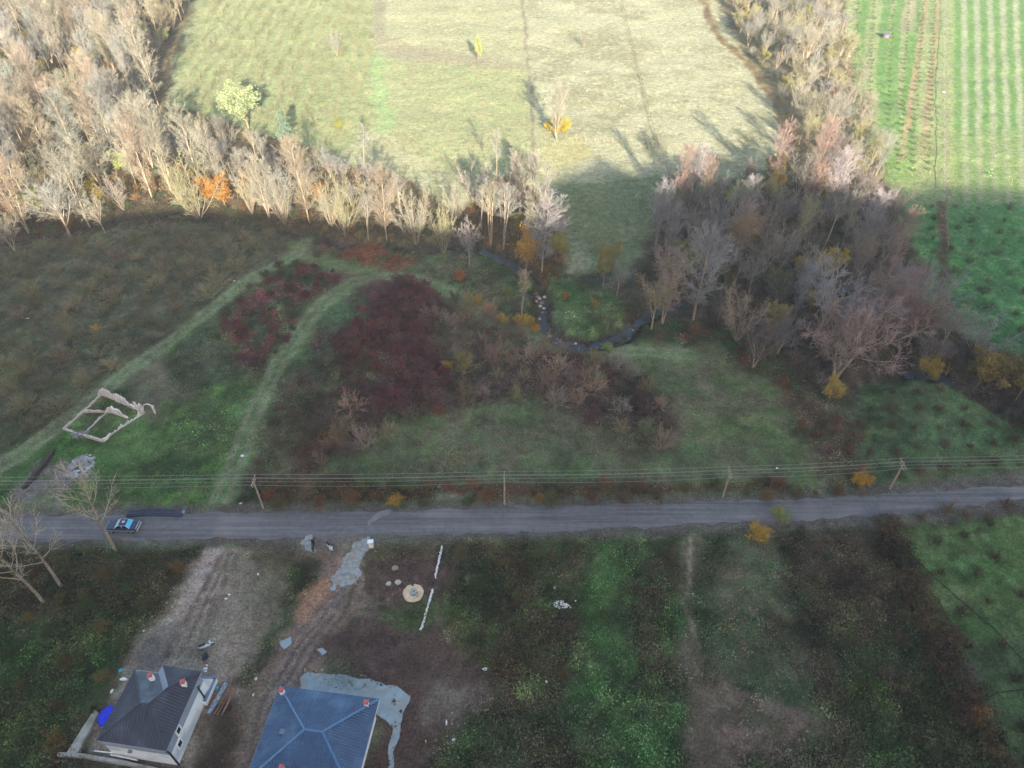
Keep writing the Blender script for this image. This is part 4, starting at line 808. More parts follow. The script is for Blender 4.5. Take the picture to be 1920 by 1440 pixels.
def lattice(P, dx, dy, jit_=.25, skew=0.0, ang=0.0):
    P = W(P); xa = min(p[0] for p in P); xb = max(p[0] for p in P); ya = min(p[1] for p in P); yb = max(p[1] for p in P); out = []; ca, sa = math.cos(ang), math.sin(ang); L = max(xb-xa, yb-ya)
    for i in range(int(-L/dx), int(L/dx)+1):
        for j in range(int(-L/dy), int(L/dy)+1):
            u = i*dx+(dx/2*skew if j % 2 else 0)+R.gauss(0, jit_); v = j*dy+R.gauss(0, jit_); x = (xa+xb)/2+u*ca-v*sa; y = (ya+yb)/2+u*sa+v*ca
            out.append((x, y))
    A = np.array(out); ok = poly_sd(A[:, 0], A[:, 1], P) > .3; return [tuple(a) for a in A[ok]]
OR = [(1625,850),(1618,790),(1630,725),(1690,706),(1765,708),(1850,756),(1935,805),(1960,870),(1910,894),(1780,906),(1650,916)]
k2 = bushes(None, 0, 'hazel', (1.3, 1.9), [sh(86,74,64), sh(94,80,68), sh(78,68,60)], zone('leafless bush of the orchard meadow', [(760,'in its top rows'),(820,'in its middle rows'),(870,'in its lower rows'),(9999,'along the road')], [(1700,'on the left'),(1800,'in the centre'),(9999,'on the right')]), 'orchard bushes of the right meadow', 'hazel_bush', grid=lattice(OR, 3.9, 4.0, .25, 1, .08), wid=(.9, 1.2))
OR2 = [(1668,992),(1780,984),(1960,972),(1990,1440),(1900,1470),(1822,1310),(1752,1190),(1716,1080)]
k3 = bushes(None, 0, 'hazel', (1.2, 1.9), [sh(70,50,46), sh(78,58,50)], zone('small reddish bare bush in the green field', [(1060,'near the road'),(1180,'above the middle'),(1300,'below the middle'),(9999,'at the bottom')], [(1740,'by the hedge'),(1830,'in the centre'),(9999,'at the photo edge')]), 'small bushes of the lower right field', 'hazel_bush', grid=lattice(OR2, 4.4, 4.6, .5, 1, .25), wid=(.8, 1.1))
OR3 = [(345,200),(345,120),(410,-20),(700,-20),(698,230),(600,280),(480,225)]
k4 = mass('orchard_bushes', lattice(OR3, 4.4, 5.6, .5, 0, .06), 'hazel', (1.8, 2.8), (1.1, 1.5), [li(196,190,140), li(184,178,128), li(204,200,150)])
OR4 = [(1600,-20),(1760,-20),(1762,300),(1690,330),(1640,260),(1610,120)]
k5 = mass('strip_shrubs', [(a, b) for x0, x1 in ((1612,1598),(1640,1626),(1676,1662),(1704,1688),(1732,1712),(1754,1742)) for a, b in [(lambda p, q, t: (p[0]*(1-t)+q[0]*t+R.gauss(0, .25), p[1]*(1-t)+q[1]*t))(atn(x0, -20), atn(x1, 320), k/44) for k in range(45)]], 'bush', (.5, 1.1), (.9, 1.2), [li(110,150,80), li(130,150,90), li(150,150,100)])
OR5 = [(1700,390),(1960,385),(1990,640),(1850,620),(1790,560),(1740,470)]
k6 = bushes(OR5, 4.2, 'hazel', (1.0, 2.2), [sh(74,84,62), sh(60,70,56), sh(84,104,72)], zone('dull shrub in the shaded green field on the right', [(450,'upper part'),(530,'middle part'),(9999,'lower part')], [(1850,'left half'),(9999,'right half')]), 'shrubs of the shaded green field', 'shrub', 900, 120)
mass('undergrowth', poisson(LWOOD, 3.6, 4500), 'bush', (1.2, 2.6), (.9, 1.3), UND)
mass('undergrowth', poisson(RW1, 3.4, 3500), 'hazel', (1.6, 3.4), (1.0, 1.5), [sh(104,96,92), sh(92,84,80), sh(96,92,76), sh(112,104,104)])
bushes([(480,860),(520,770),(580,690),(640,640),(700,660),(660,760),(560,820),(540,900),(490,900)], 3.0, 'hazel', (1.4, 3.0), [sh(96,84,80), sh(84,80,68), sh(104,92,84), sh(80,70,68)], zone('dull twiggy bush right of the grassy track', [(720,'upper part'),(820,'middle'),(9999,'lower part')], [(560,'next to the track'),(9999,'farther from the track')]), 'twiggy bushes right of the track', 'bush', 1500, 60)
bushes([(400,640),(440,560),(520,500),(600,480),(640,520),(580,580),(530,660),(480,700),(430,690)], 3.0, 'bush', (.8, 1.8), [sh(84,58,62), sh(76,60,58), sh(70,80,60)], zone('dark bramble bush between the two grassy tracks', [(560,'upper part'),(9999,'lower part')], [(500,'left side'),(9999,'right side')]), 'brambles between the tracks', 'bush', 1200, 60)
# scrub on the slope: single bushes one can tell apart
SCRUB = [(560,830),(600,780),(680,760),(760,780),(860,740),(840,680),(780,600),(850,560),(940,600),(1060,655),(1180,680),(1260,770),(1255,840),(1180,835),(1090,790),(1010,735),(880,765),(740,810),(640,870),(580,890)]
bushes(SCRUB, 2.9, 'hazel', (2.4, 4.6), [sh(118,104,100), sh(100,88,84), sh(142,128,116), sh(92,76,78), sh(124,118,96), sh(134,124,124)], zone('bare brushwood on the slope', [(640,'below the track bend'),(740,'in the dark middle'),(9999,'above the lower meadow')], [(700,'left end'),(850,'left of the middle'),(1050,'middle'),(9999,'right end')]), 'brushwood of the slope', 'bush', 3500, 175)
bushes([(640,640),(690,560),(780,520),(830,570),(800,640),(850,720),(760,780),(650,760)], 2.3, 'bush', (1.3, 2.8), [sh(88,58,64), sh(78,58,62), sh(98,66,68)], zone('maroon bramble bush on the slope', [(600,'by the track bend'),(690,'in the middle'),(9999,'lower down')], [(730,'on the left'),(9999,'on the right')]), 'maroon brambles', 'bush', 1500, 120)
bushes([(480,905),(700,910),(900,912),(1200,914),(1550,912),(1600,930),(1400,936),(1000,944),(700,950),(500,952)], 2.6, 'bush', (.8, 2.0), [sh(98,82,64), sh(84,78,62), sh(100,76,60), sh(80,84,58)], zone('brown roadside bush', [(925,'upper side'),(9999,'on the kerb side')], [(700,'before the second pole'),(950,'left of the second pole'),(1200,'right of the second pole'),(1380,'near the third pole'),(9999,'before the last pole')]), 'roadside bushes', 'bush', 1800, 170)
bushes([(1500,800),(1560,790),(1620,800),(1625,930),(1560,925),(1570,860)], 2.6, 'hazel', (1.5, 3.0), [sh(96,84,70), sh(108,92,80), sh(104,76,66)], zone('brown bush of the hedge left of the orchard meadow', [(850,'upper part'),(9999,'lower part')], [(1570,'left side'),(9999,'right side')]), 'hedge of the orchard meadow', 'bush', 900, 60)
bushes([(1640,985),(1660,985),(1712,1090),(1750,1190),(1815,1310),(1900,1450),(1870,1470),(1790,1330),(1725,1190),(1690,1090)], 1.4, 'bush', (2.0, 3.2), [sh(76,62,54), sh(84,74,58), sh(72,68,52), sh(60,52,48)], zone('reddish hedge bush along the lower right field', [(1090,'near the road'),(1200,'above the middle'),(1320,'below the middle'),(9999,'at the bottom')], [(9999,'in the hedge line')]), 'hedge of the lower right field', 'hedge_bush', 1800, 120)
bushes([(1660,968),(1960,938),(1960,962),(1790,976),(1665,986)], 2.4, 'hazel', (1.2, 2.6), [sh(104,92,80), sh(92,76,68)], zone('bare roadside bush at the lower right', [(9999,'below the road')], [(1760,'left part'),(1860,'middle'),(9999,'right part')]), 'roadside bushes on the lower right', 'bush', 500, 60)
bushes([(-40,1040),(360,1030),(330,1100),(240,1230),(160,1370),(90,1470),(-60,1470)], 3.4, 'bush', (.8, 1.8), [sh(72,74,50), sh(84,72,52), sh(64,78,48), sh(92,82,52)], zone('dense thicket bush left of the yard', [(1130,'near the road'),(1250,'in the middle'),(9999,'beside the dark-roofed house')], [(120,'far left'),(230,'centre'),(9999,'by the dirt')]), 'thicket bushes on the left', 'bush', 2500, 200)
bushes([(1480,990),(1630,990),(1700,1120),(1800,1320),(1870,1450),(1560,1470),(1540,1300),(1500,1150)], 3.4, 'hazel', (.9, 2.0), [sh(92,84,72), sh(80,74,62), sh(72,76,54)], zone('brown scrub bush beside the hedge line', [(1130,'near the road'),(1290,'in the middle'),(9999,'at the bottom')], [(1600,'left side'),(9999,'right side')]), 'scrub bushes on the lower right', 'bush', 2500, 160)
bushes([(850,1015),(1090,1010),(1110,1240),(1050,1300),(880,1250),(850,1120)], 4.2, 'bush', (.7, 1.6), [sh(72,78,52), sh(84,74,54), sh(60,74,48)], zone('weedy bush right of the white strips', [(1090,'near the road'),(1180,'in the middle'),(9999,'lower down')], [(960,'left side'),(9999,'right side')]), 'bushes of the rough field', 'bush', 900, 70)
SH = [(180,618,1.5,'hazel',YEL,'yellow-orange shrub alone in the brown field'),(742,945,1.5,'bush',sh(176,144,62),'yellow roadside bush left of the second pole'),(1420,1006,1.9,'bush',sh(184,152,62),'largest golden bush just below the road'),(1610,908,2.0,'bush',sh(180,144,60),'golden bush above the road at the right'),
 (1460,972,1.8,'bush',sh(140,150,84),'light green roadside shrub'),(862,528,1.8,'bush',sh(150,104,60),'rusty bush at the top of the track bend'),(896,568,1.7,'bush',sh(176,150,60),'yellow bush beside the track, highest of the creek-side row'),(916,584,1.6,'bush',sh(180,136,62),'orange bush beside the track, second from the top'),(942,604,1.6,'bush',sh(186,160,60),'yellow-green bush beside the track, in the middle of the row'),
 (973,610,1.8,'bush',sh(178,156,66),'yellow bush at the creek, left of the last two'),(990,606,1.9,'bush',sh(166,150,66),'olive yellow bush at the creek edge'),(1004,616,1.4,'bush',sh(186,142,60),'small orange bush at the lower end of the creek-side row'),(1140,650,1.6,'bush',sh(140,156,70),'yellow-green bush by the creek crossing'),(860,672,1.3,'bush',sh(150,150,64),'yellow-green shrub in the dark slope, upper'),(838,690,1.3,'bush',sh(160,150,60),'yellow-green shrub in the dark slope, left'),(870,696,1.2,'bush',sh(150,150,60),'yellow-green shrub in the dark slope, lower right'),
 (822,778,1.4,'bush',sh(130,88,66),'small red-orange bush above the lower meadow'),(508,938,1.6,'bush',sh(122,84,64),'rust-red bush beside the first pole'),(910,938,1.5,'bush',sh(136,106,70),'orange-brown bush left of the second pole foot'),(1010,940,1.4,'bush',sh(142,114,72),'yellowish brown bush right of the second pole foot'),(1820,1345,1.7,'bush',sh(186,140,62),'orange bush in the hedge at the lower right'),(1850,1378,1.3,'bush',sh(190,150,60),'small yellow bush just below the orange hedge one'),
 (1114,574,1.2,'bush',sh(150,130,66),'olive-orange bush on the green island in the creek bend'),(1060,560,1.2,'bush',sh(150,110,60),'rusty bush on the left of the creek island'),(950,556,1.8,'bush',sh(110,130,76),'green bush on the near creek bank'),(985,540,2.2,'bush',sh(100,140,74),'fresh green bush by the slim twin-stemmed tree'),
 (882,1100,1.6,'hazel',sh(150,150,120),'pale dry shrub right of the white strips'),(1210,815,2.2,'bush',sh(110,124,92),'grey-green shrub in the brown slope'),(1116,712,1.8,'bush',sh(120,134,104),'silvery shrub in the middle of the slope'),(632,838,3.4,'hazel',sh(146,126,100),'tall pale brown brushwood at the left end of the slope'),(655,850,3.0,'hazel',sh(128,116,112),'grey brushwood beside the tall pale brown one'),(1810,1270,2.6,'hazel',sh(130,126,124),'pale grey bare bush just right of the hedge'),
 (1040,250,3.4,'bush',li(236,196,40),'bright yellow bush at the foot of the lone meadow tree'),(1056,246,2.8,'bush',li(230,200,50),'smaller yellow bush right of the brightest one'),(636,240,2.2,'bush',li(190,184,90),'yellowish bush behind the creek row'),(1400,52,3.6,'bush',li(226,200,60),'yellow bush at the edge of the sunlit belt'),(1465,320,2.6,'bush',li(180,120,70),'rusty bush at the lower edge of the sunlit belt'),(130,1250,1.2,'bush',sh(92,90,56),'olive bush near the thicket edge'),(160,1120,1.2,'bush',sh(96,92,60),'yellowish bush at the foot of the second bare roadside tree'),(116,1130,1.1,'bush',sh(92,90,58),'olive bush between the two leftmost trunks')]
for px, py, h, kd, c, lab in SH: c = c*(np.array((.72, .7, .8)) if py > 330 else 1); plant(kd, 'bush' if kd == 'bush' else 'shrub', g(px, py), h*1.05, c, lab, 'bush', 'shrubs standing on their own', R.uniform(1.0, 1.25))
bushes([(930,480),(975,495),(1008,540),(1010,590),(1040,625),(1100,632),(1160,622),(1210,582),(1240,575),(1215,612),(1160,640),(1100,648),(1040,642),(1000,605),(990,560),(965,515)], 1.7, 'bush', (.7, 1.6), [sh(84,86,64), sh(96,84,68), sh(74,84,58)], zone('creek-side bush overhanging the water', [(560,'upstream'),(610,'at the stones'),(9999,'at the lower bend')], [(1010,'left bank'),(1100,'middle'),(9999,'right end')]), 'bushes along the creek', 'bush', 900, 46)
# ------------------------------------------------------------------ three big roadside trees, near
LICH = noisy('lichened_bark', tuple(sh(160,154,148)), tuple(sh(132,126,118)), .9, .9, 6, .3, coord='Object', c3=tuple(sh(142,130,74)), s3=.35)
def big_tree(px, pf, H, seed, label):
    t = Tree(seed); pts, d = t.shoot(Vector((0, 0, -.3)), Vector((0, 0, 1)), H*.86, .21, .05, 12, .02, .05, t.wood); limbs = []
    for j in range(13):
        f = .36+.6*(j+.3)/13; i = min(int(f*12), 11); p = pts[i].lerp(pts[i+1], f*12-i); dd = side(Vector((0, 0, 1)), t.r.uniform(.65, 1.1), j*2.4+seed); L = H*.36*(1.2-f)*t.r.uniform(.8, 1.2)+1.2
        seg = []; b_, _ = t.shoot(p, dd, L, .075*(1.3-f), .022, 7, .08, .13, seg); limbs += seg
        t.branchlets(b_, 2.2, 8, .6, 1, 3, up=.12, thick=.018, start=.25)
        q_ = []; t.branchlets(b_, 2.2, 4, .6, 0, 2, out=limbs, up=.14, thick=.03)
    rt = thing('poplar_tree', label, 'tree', g(px, pf), 0, 'big bare trees beside the road')
    for nm, sg, k, mt in (('trunk', t.wood, 8, BARK), ('limbs', limbs, 5, LICH), ('crown', t.twig, 3, TWIG)):
        o = link_mesh(nm, seg_mesh(nm, sg, k, mt), rt); o.color = (*sh(172,166,156), 1)
big_tree(84, 1132, 17, 901, 'bare tree with a thick pale trunk leaning out of the left edge')
big_tree(114, 1098, 17.5, 902, 'large bare tree at the far left with yellow lichen on its limbs')
big_tree(218, 1034, 17.5, 903, 'large bare tree whose trunk stands just below the parked car')
# ------------------------------------------------------------------ houses
def uvquad(me, pts_uv): pass
def roof_plane(name, eave, top, mat, root, step=.36, rise=.045, rib=True):
    """tiled roof plane: eave (a,b) and top (c,d) edges; real stepped courses, each lapping the one below"""
    a, b = Vector(eave[0]), Vector(eave[1]); c, d = Vector(top[0]), Vector(top[1])    # c above a, d above b
    n = max(2, int(((c-a).length+(d-b).length)/2/step)); up = (b-a).cross(c-a if (c-a).length > .1 else d-a).normalized()
    if up.z < 0: up = -up
    vs = []; fs = []; uv = []; e = (b-a).normalized()
    for i in range(n):
        t0 = i/n; t1 = (i+1)/n; p = [a.lerp(c, t0), b.lerp(d, t0), b.lerp(d, t1), a.lerp(c, t1)]; q = [p[0]+up*rise, p[1]+up*rise, p[2]+up*.004, p[3]+up*.004]
        k = len(vs); vs += [tuple(x) for x in q+[p[0], p[1]]]; fs += [(k, k+1, k+2, k+3), (k+4, k+5, k+1, k)]
        uv += [((Vector(x)-a).dot(e), v_) for x, v_ in zip(q+[p[0], p[1]], (i, i, i+.999, i+.999, i, i))]
    me = bpy.data.meshes.new(name); off = root.location; me.from_pydata([tuple(Vector(v)-off) for v in vs], [], fs); me.update(); u = me.uv_layers.new(name='UVMap')
    for l in me.loops: u.data[l.index].uv = uv[l.vertex_index]
    me.materials.append(mat); o = bpy.data.objects.new(name, me); S.collection.objects.link(o); o.parent = root; return o
def tile_mat(name, c1, c2, ribs, c3, rough=.45, dark=.6, lap=False):
    m = noisy(name, c1, c2, .9, rough, 6, 0, spec=.5, c3=c3, s3=.35); b = m.node_tree.nodes['Principled BSDF']
    uv = N(m, 'ShaderNodeUVMap', uv_map='UVMap'); sp = N(m, 'ShaderNodeSeparateXYZ'); LK(m, uv.outputs['UV'], sp.inputs[0])
    mu = N(m, 'ShaderNodeMath', operation='MULTIPLY'); mu.inputs[1].default_value = ribs*6.283; LK(m, sp.outputs[0], mu.inputs[0]); sn = N(m, 'ShaderNodeMath', operation='SINE'); LK(m, mu.outputs[0], sn.inputs[0])
    bp = N(m, 'ShaderNodeBump'); bp.inputs['Strength'].default_value = .9; bp.inputs['Distance'].default_value = .035; LK(m, sn.outputs[0], bp.inputs['Height']); LK(m, bp.outputs['Normal'], b.inputs['Normal'])
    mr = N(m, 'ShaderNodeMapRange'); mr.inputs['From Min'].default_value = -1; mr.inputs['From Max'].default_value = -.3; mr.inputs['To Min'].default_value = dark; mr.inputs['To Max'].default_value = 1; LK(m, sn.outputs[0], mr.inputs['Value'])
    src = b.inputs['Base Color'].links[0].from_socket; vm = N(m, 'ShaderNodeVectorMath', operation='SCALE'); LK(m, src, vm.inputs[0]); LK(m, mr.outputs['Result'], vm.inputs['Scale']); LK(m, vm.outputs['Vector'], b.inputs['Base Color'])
    if lap:      # shadow gap painted as a dark line at every sheet lap
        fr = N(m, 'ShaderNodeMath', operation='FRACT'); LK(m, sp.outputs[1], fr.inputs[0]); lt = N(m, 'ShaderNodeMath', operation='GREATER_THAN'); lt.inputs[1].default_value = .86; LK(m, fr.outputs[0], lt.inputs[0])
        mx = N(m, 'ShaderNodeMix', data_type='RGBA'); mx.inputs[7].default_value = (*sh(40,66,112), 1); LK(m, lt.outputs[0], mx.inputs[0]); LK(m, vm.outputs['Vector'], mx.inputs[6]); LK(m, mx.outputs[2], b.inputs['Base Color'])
    return m
PLAST = noisy('white_render', tuple(sh(222,226,240)), tuple(sh(210,218,234)), .8, .8, 5, .05, c3=tuple(sh(176,186,204)), s3=.4)
PLG = noisy('grey_render', tuple(sh(138,152,176)), tuple(sh(126,140,164)), .8, .85, 5, .05)  # even grey for the upper band of the wall
WHT = newmat('white_paint', tuple(sh(214,222,236)), .6); DKG = newmat('dark_metal', tuple(sh(50,54,70)), .5, .3); GLS = newmat('window_glass', (.01, .012, .018), .08, 0, .6)
RED_ = noisy('red_cap', tuple(sh(178,96,98)), tuple(sh(156,84,86)), 3, .6)
REDT = noisy('brick_tile_red', tuple(sh(150,84,66)), tuple(sh(120,70,60)), 3, .8)
TD = tile_mat('dark_roof_tiles', tuple(sh(44,48,68)), tuple(sh(36,40,58)), 3.4, tuple(sh(64,70,90)), .55, .78)
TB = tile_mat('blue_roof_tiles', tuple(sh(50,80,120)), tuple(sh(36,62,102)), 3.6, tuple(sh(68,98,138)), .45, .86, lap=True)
RDD = noisy('dark_ridge', tuple(sh(50,54,70)), tuple(sh(62,66,84)), 2, .5); RDB = noisy('blue_ridge', tuple(sh(76,114,160)), tuple(sh(66,104,150)), 2, .4)
def chimney(root, p, top, s=.42, rz=0):
    o = MB().box((p.x, p.y, (p.z-.4+top)/2), (s, s, top-p.z+.4), rz).build('chimney', WHT, root)
    m2 = MB().box((p.x, p.y, top+.06), (s+.1, s+.1, .12), rz); m2.prism([(p.x+math.cos(a)*s*.5, p.y+math.sin(a)*s*.5) for a in [k*math.pi/4 for k in range(8)]], top+.12, top+.24)
    off = root.location; me_o = m2.build('chimney_cap', RED_, None, loc=tuple(off)); me_o.location = (0, 0, 0); me_o.parent = o
    return o
def sub(mb, name, mat, root, parentpart, **k):     # a sub-part in world coordinates: thing at root.location, part at its origin
    o = mb.build(name, mat, None, loc=tuple(root.location), **k); o.location = (0, 0, 0); o.parent = parentpart; return o
def line_tube(mb, a, b, r): return mb.tube([a, b], r, 6)
ZE = 4.3; ZR = 6.5
hA, hB, hC, hD, hE, hF = at(181,1388,ZE), at(311,1408,ZE), at(377,1260,ZE), at(305,1248,ZE), at(297,1262,ZE), at(253,1256,ZE)
hP1, hP2 = at(263,1319,ZR), at(279,1320,ZR); hG1, hG2 = at(316,1289,5.9), at(307,1300,5.5)
base1 = (hA+hC)/2; base1.z = _gz(base1.x, base1.y)
h1 = thing('house', 'white house with a dark tiled hip roof and two red-capped chimneys', 'house', base1)
roof1 = roof_plane('roof', (hB, hA), (hP2, hP1), TD, h1); 
for nm, e_, t_ in (('l', (hA, hF), (hP1, hP1)), ('r', (hC, hB), (hG1, hP2)), ('t', (hD, hC), (hG1, hG1))):
    o = roof_plane('roof_slope', e_, t_, TD, h1); o.parent = roof1
mbv = MB(); mbv.add([hF, hE, hG2, hP2, hP1], [(0, 1, 2, 3, 4)]); me1 = mbv.build('roof_slope', noisy('smooth_dark_roof', tuple(sh(58,66,86)), tuple(sh(70,80,100)), .8, .45, 6, .1, c3=tuple(sh(88,118,142)), s3=.5), None, loc=tuple(h1.location)); me1.location = (0, 0, 0); me1.parent = roof1
gw = MB(); gw.add([hE, hD, hG1, hG2], [(0, 1, 2, 3)]); sub(gw, 'wing_hip_face', noisy('pale_hip_grey', tuple(sh(124,138,164)), tuple(sh(110,124,150)), 1, .5), h1, roof1)  # left hip face of the wing, coloured paler than the other slopes
rd = MB()
for a, b in ((hA, hP1), (hB, hP2), (hP1, hF), (hP1, hP2), (hP2, hG1), (hG1, hC)): rd.tube([a+Vector((0, 0, .05)), b+Vector((0, 0, .05))], .09, 6)
sub(rd, 'ridge_tiles', RDD, h1, roof1)
gt = MB()
for a, b in ((hA, hB), (hB, hC), (hC, hD), (hD, hE), (hE, hF), (hF, hA)):
    n_ = Vector((0, 0, -.05)); gt.tube([a+n_, b+n_], .07, 6)
sub(gt, 'gutter', newmat('pale_gutter', tuple(sh(128,138,156)), .5), h1, roof1)
cen = (hA+hB+hC+hF)/4
def inset(p, k): q = p.lerp(Vector((cen.x, cen.y, p.z)), k); return Vector((q.x, q.y, 0))
foot = [inset(p, .045) for p in (hA, hB, hC, hD, hE, hF)]
ax1 = (foot[2]-foot[1]).normalized(); nx1 = Vector((ax1.y, -ax1.x, 0))      # outward from the long right wall
MB().prism([(p.x, p.y) for p in foot[::-1]], -.3, 2.6).build('wall', PLAST, h1)
MB().prism([(p.x*.998+cen.x*.002, p.y*.998+cen.y*.002) for p in foot[::-1]], 2.602, ZE-.02).build('upper_wall', PLG, h1)
sf = MB(); sf.prism([(p.x, p.y) for p in [inset(q, .01) for q in (hB, hA, hF, hE, hD, hC)]], ZE-.14, ZE-.06); sf.build('soffit', WHT, h1)
def wall_pt(f, z, out=0.0): p = foot[1].lerp(foot[2], f)+nx1*out; return Vector((p.x, p.y, z))
def window(root, a, b, z0, z1, nrm, fr=.1):
    mb = MB(); a, b = Vector(a), Vector(b); o_ = nrm*.05
    for z in (z0, z1): mb.wall((a+o_)[:], (b+o_)[:], .1, z-fr/2, z+fr/2)
    for p in (a, b): q = p+o_; mb.wall((q-(b-a).normalized()*fr/2)[:], (q+(b-a).normalized()*fr/2)[:], .12, z0+fr/2, z1-fr/2)
    w = mb.build('window', WHT, root); g_ = MB(); p = a.lerp(b, .04)+nrm*.022; q = a.lerp(b, .96)+nrm*.022; g_.wall(p[:], q[:], .03, z0+.05, z1-.05); sub(g_, 'pane', GLS, root, w)
window(h1, wall_pt(.14, 0), wall_pt(.235, 0), 1.3, 2.35, nx1, .14); window(h1, wall_pt(.235, 0), wall_pt(.33, 0), 2.8, 3.85, nx1, .14)
pp = MB(); c0 = foot[1]+nx1*.1; pp.tube([(c0.x, c0.y, 0), (c0.x, c0.y, 3.4), (hB.x, hB.y, ZE-.1)], .1, 8); pp.build('downpipe', DKG, h1)
pp = MB(); c0 = wall_pt(.86, 0, .12); c1 = wall_pt(.84, ZE, .6); pp.tube([(c0.x, c0.y, 0), (c0.x, c0.y, 3.4), (c1.x, c1.y, ZE-.1)], .08, 8); pp.build('downpipe', DKG, h1)
vb = MB(); fm = foot[0].lerp(foot[1], .38); fn = Vector(((foot[1]-foot[0]).y, -(foot[1]-foot[0]).x, 0)).normalized(); vb.box((fm.x+fn.x*.12, fm.y+fn.y*.12, 2.4), (.35, .35, .3)); vb.build('vent_box', newmat('grey_plastic', tuple(sh(120,124,134)), .6), h1)
chimney(h1, at(285,1272,5.1), 5.8, .42, .3); chimney(h1, at(346,1284,5.0), 5.7, .42, .3)
# terrace on the right corner with white parapets
T = [at(372,1270,1.0), at(404,1271,1.0), at(384,1316,1.0)]; w3 = wall_pt(.80, 0, .05); w4 = wall_pt(.985, 0, -.6)
tf = MB().prism([(p.x, p.y) for p in (w4, T[0], T[1], T[2], w3)][::-1], -.1, .35).build('terrace', PLAST, h1)
pw = MB()
for a, b in ((T[0], T[1]), (T[1], T[2]), (T[2], w3)): pw.wall(a[:], b[:], .2, .352, 1.0)
sub(pw, 'parapet', PLAST, h1, tf); cp_ = MB()
for a, b in ((T[0], T[1]), (T[1], T[2])): cp_.wall(a[:], b[:], .3, 1.003, 1.06)
sub(cp_, 'coping', newmat('slate_coping', tuple(sh(96,108,146)), .6), h1, tf)
sub(MB().wall(w4.lerp(w3, .45)[:], T[0].lerp(T[2], .5)[:], .2, .352, .95), 'divider', PLAST, h1, tf)
# blue-roofed house
ZE2 = 3.5
b1, b2 = at(525,1287,ZE2), at(711,1311,ZE2); ex = (b2-b1).normalized(); ey = Vector((ex.y, -ex.x, 0)); Wd = (b2-b1).length
rA = at(571,1368,5.6); rB = at(605,1371,5.6); dep = max(8.0, (rA-b1).dot(ey)*2); b3, b4 = b2+ey*dep, b1+ey*dep
off = (b1.lerp(b2, .5)+ey*dep/2); half = max(.4, (Wd-dep)/2) if Wd > dep else .5
rl = (rA-b1).dot(ex); rr_ = (rB-b1).dot(ex); R1 = b1+ex*rl+ey*dep/2; R2 = b1+ex*rr_+ey*dep/2; R1.z = R2.z = 5.6
base2 = Vector((off.x, off.y, _gz(off.x, off.y))); h2 = thing('house', 'house under a bright blue stepped metal hip roof on wet cement', 'house', base2)
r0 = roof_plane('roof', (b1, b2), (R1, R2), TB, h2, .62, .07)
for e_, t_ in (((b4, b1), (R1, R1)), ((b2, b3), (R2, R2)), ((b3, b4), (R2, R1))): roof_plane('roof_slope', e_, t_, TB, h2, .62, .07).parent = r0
rd = MB()
for a, b in ((b1, R1), (b2, R2), (b3, R2), (b4, R1), (R1, R2)): rd.tube([a+Vector((0, 0, .06)), b+Vector((0, 0, .06))], .12, 6)
sub(rd, 'ridge_tiles', RDB, h2, r0)
gt = MB()
for a, b in ((b1, b2), (b2, b3), (b3, b4), (b4, b1)): gt.tube([a+Vector((0, 0, -.06)), b+Vector((0, 0, -.06))], .08, 6)
sub(gt, 'gutter', newmat('pink_gutter', tuple(sh(188,180,190)), .5), h2, r0)
ft = [b1+ex*.6+ey*.6, b2-ex*.6+ey*.6, b3-ex*.6-ey*.6, b4+ex*.6-ey*.6]
MB().prism([(p.x, p.y) for p in ft], -.3, ZE2-.1).build('wall', PLAST, h2)
MB().prism([(p.x, p.y) for p in (b1, b2, b3, b4)], ZE2-.16, ZE2-.08).build('soffit', WHT, h2)
for px, py in ((530,1299), (688,1322), (530,1443)): q = at(px, py, 3.95); chimney(h2, Vector((q.x, q.y, 3.8)), 4.6, .4, math.atan2(ex.y, ex.x))
q = at(530,1373,4.5); MB().box((q.x, q.y, 4.56), (.55, .5, .3), math.atan2(ex.y, ex.x)).build('roof_vent', newmat('zinc', tuple(sh(96,116,136)), .5, .3), h2)
# ------------------------------------------------------------------ ruin
STN = noisy('old_plaster_and_stone', tuple(sh(204,204,216)), tuple(sh(164,160,168)), 1.1, .95, 8, .5, c3=tuple(sh(170,162,166)), s3=.8)
STB = noisy('wall_top_rubble', tuple(sh(176,174,178)), tuple(sh(142,136,134)), 1.5, .95, 8, .6)
ru = [g(120,806), g(192,742), g(272,776), g(193,828)]; cr = sum((p for p in ru), Vector())/4; cr.z = _gz(cr.x, cr.y)
rn = thing('ruin', 'roofless ruined stone house overgrown with grass, white rear wall still standing', 'ruin', cr)
def ragged(a, b, t, hs, z=-.2, name='wall', mat=STN):
    mb = MB(); n = len(hs)-1; a, b = Vector(a), Vector(b); zb = cr.z
    d = (b-a).normalized(); nn = Vector((-d.y, d.x, 0))*t/2
    rings = []; m_ = 4 if max(hs) > 1.2 else 2; hs = [hs[min(int(k/m_+.5), n)]+R.uniform(-.22, .16)*(max(hs) > 1.2) for k in range(n*m_+1)]; n = n*m_
    for i, h in enumerate(hs):
        p = a.lerp(b, i/n); p.z = 0; rings.append([p-nn+Vector((0, 0, zb+z)), p+nn+Vector((0, 0, zb+z)), p+nn*.9+Vector((0, 0, zb+h+R.uniform(-.05, .05))), p-nn*.9+Vector((0, 0, zb+h+R.uniform(-.05, .05)))])
    mb.loft(rings); return mb.build(name, mat, rn)
rr = lambda lo_, hi, n: [R.uniform(lo_, hi) for _ in range(n)]
ragged(ru[0], ru[1], .28, rr(.1, .35, 12)+[.9], mat=STB); ragged(ru[0], ru[3], .3, [.3, .35, .3, .08, .06, .08, .3, .35, .3, .3, .25], mat=STB)
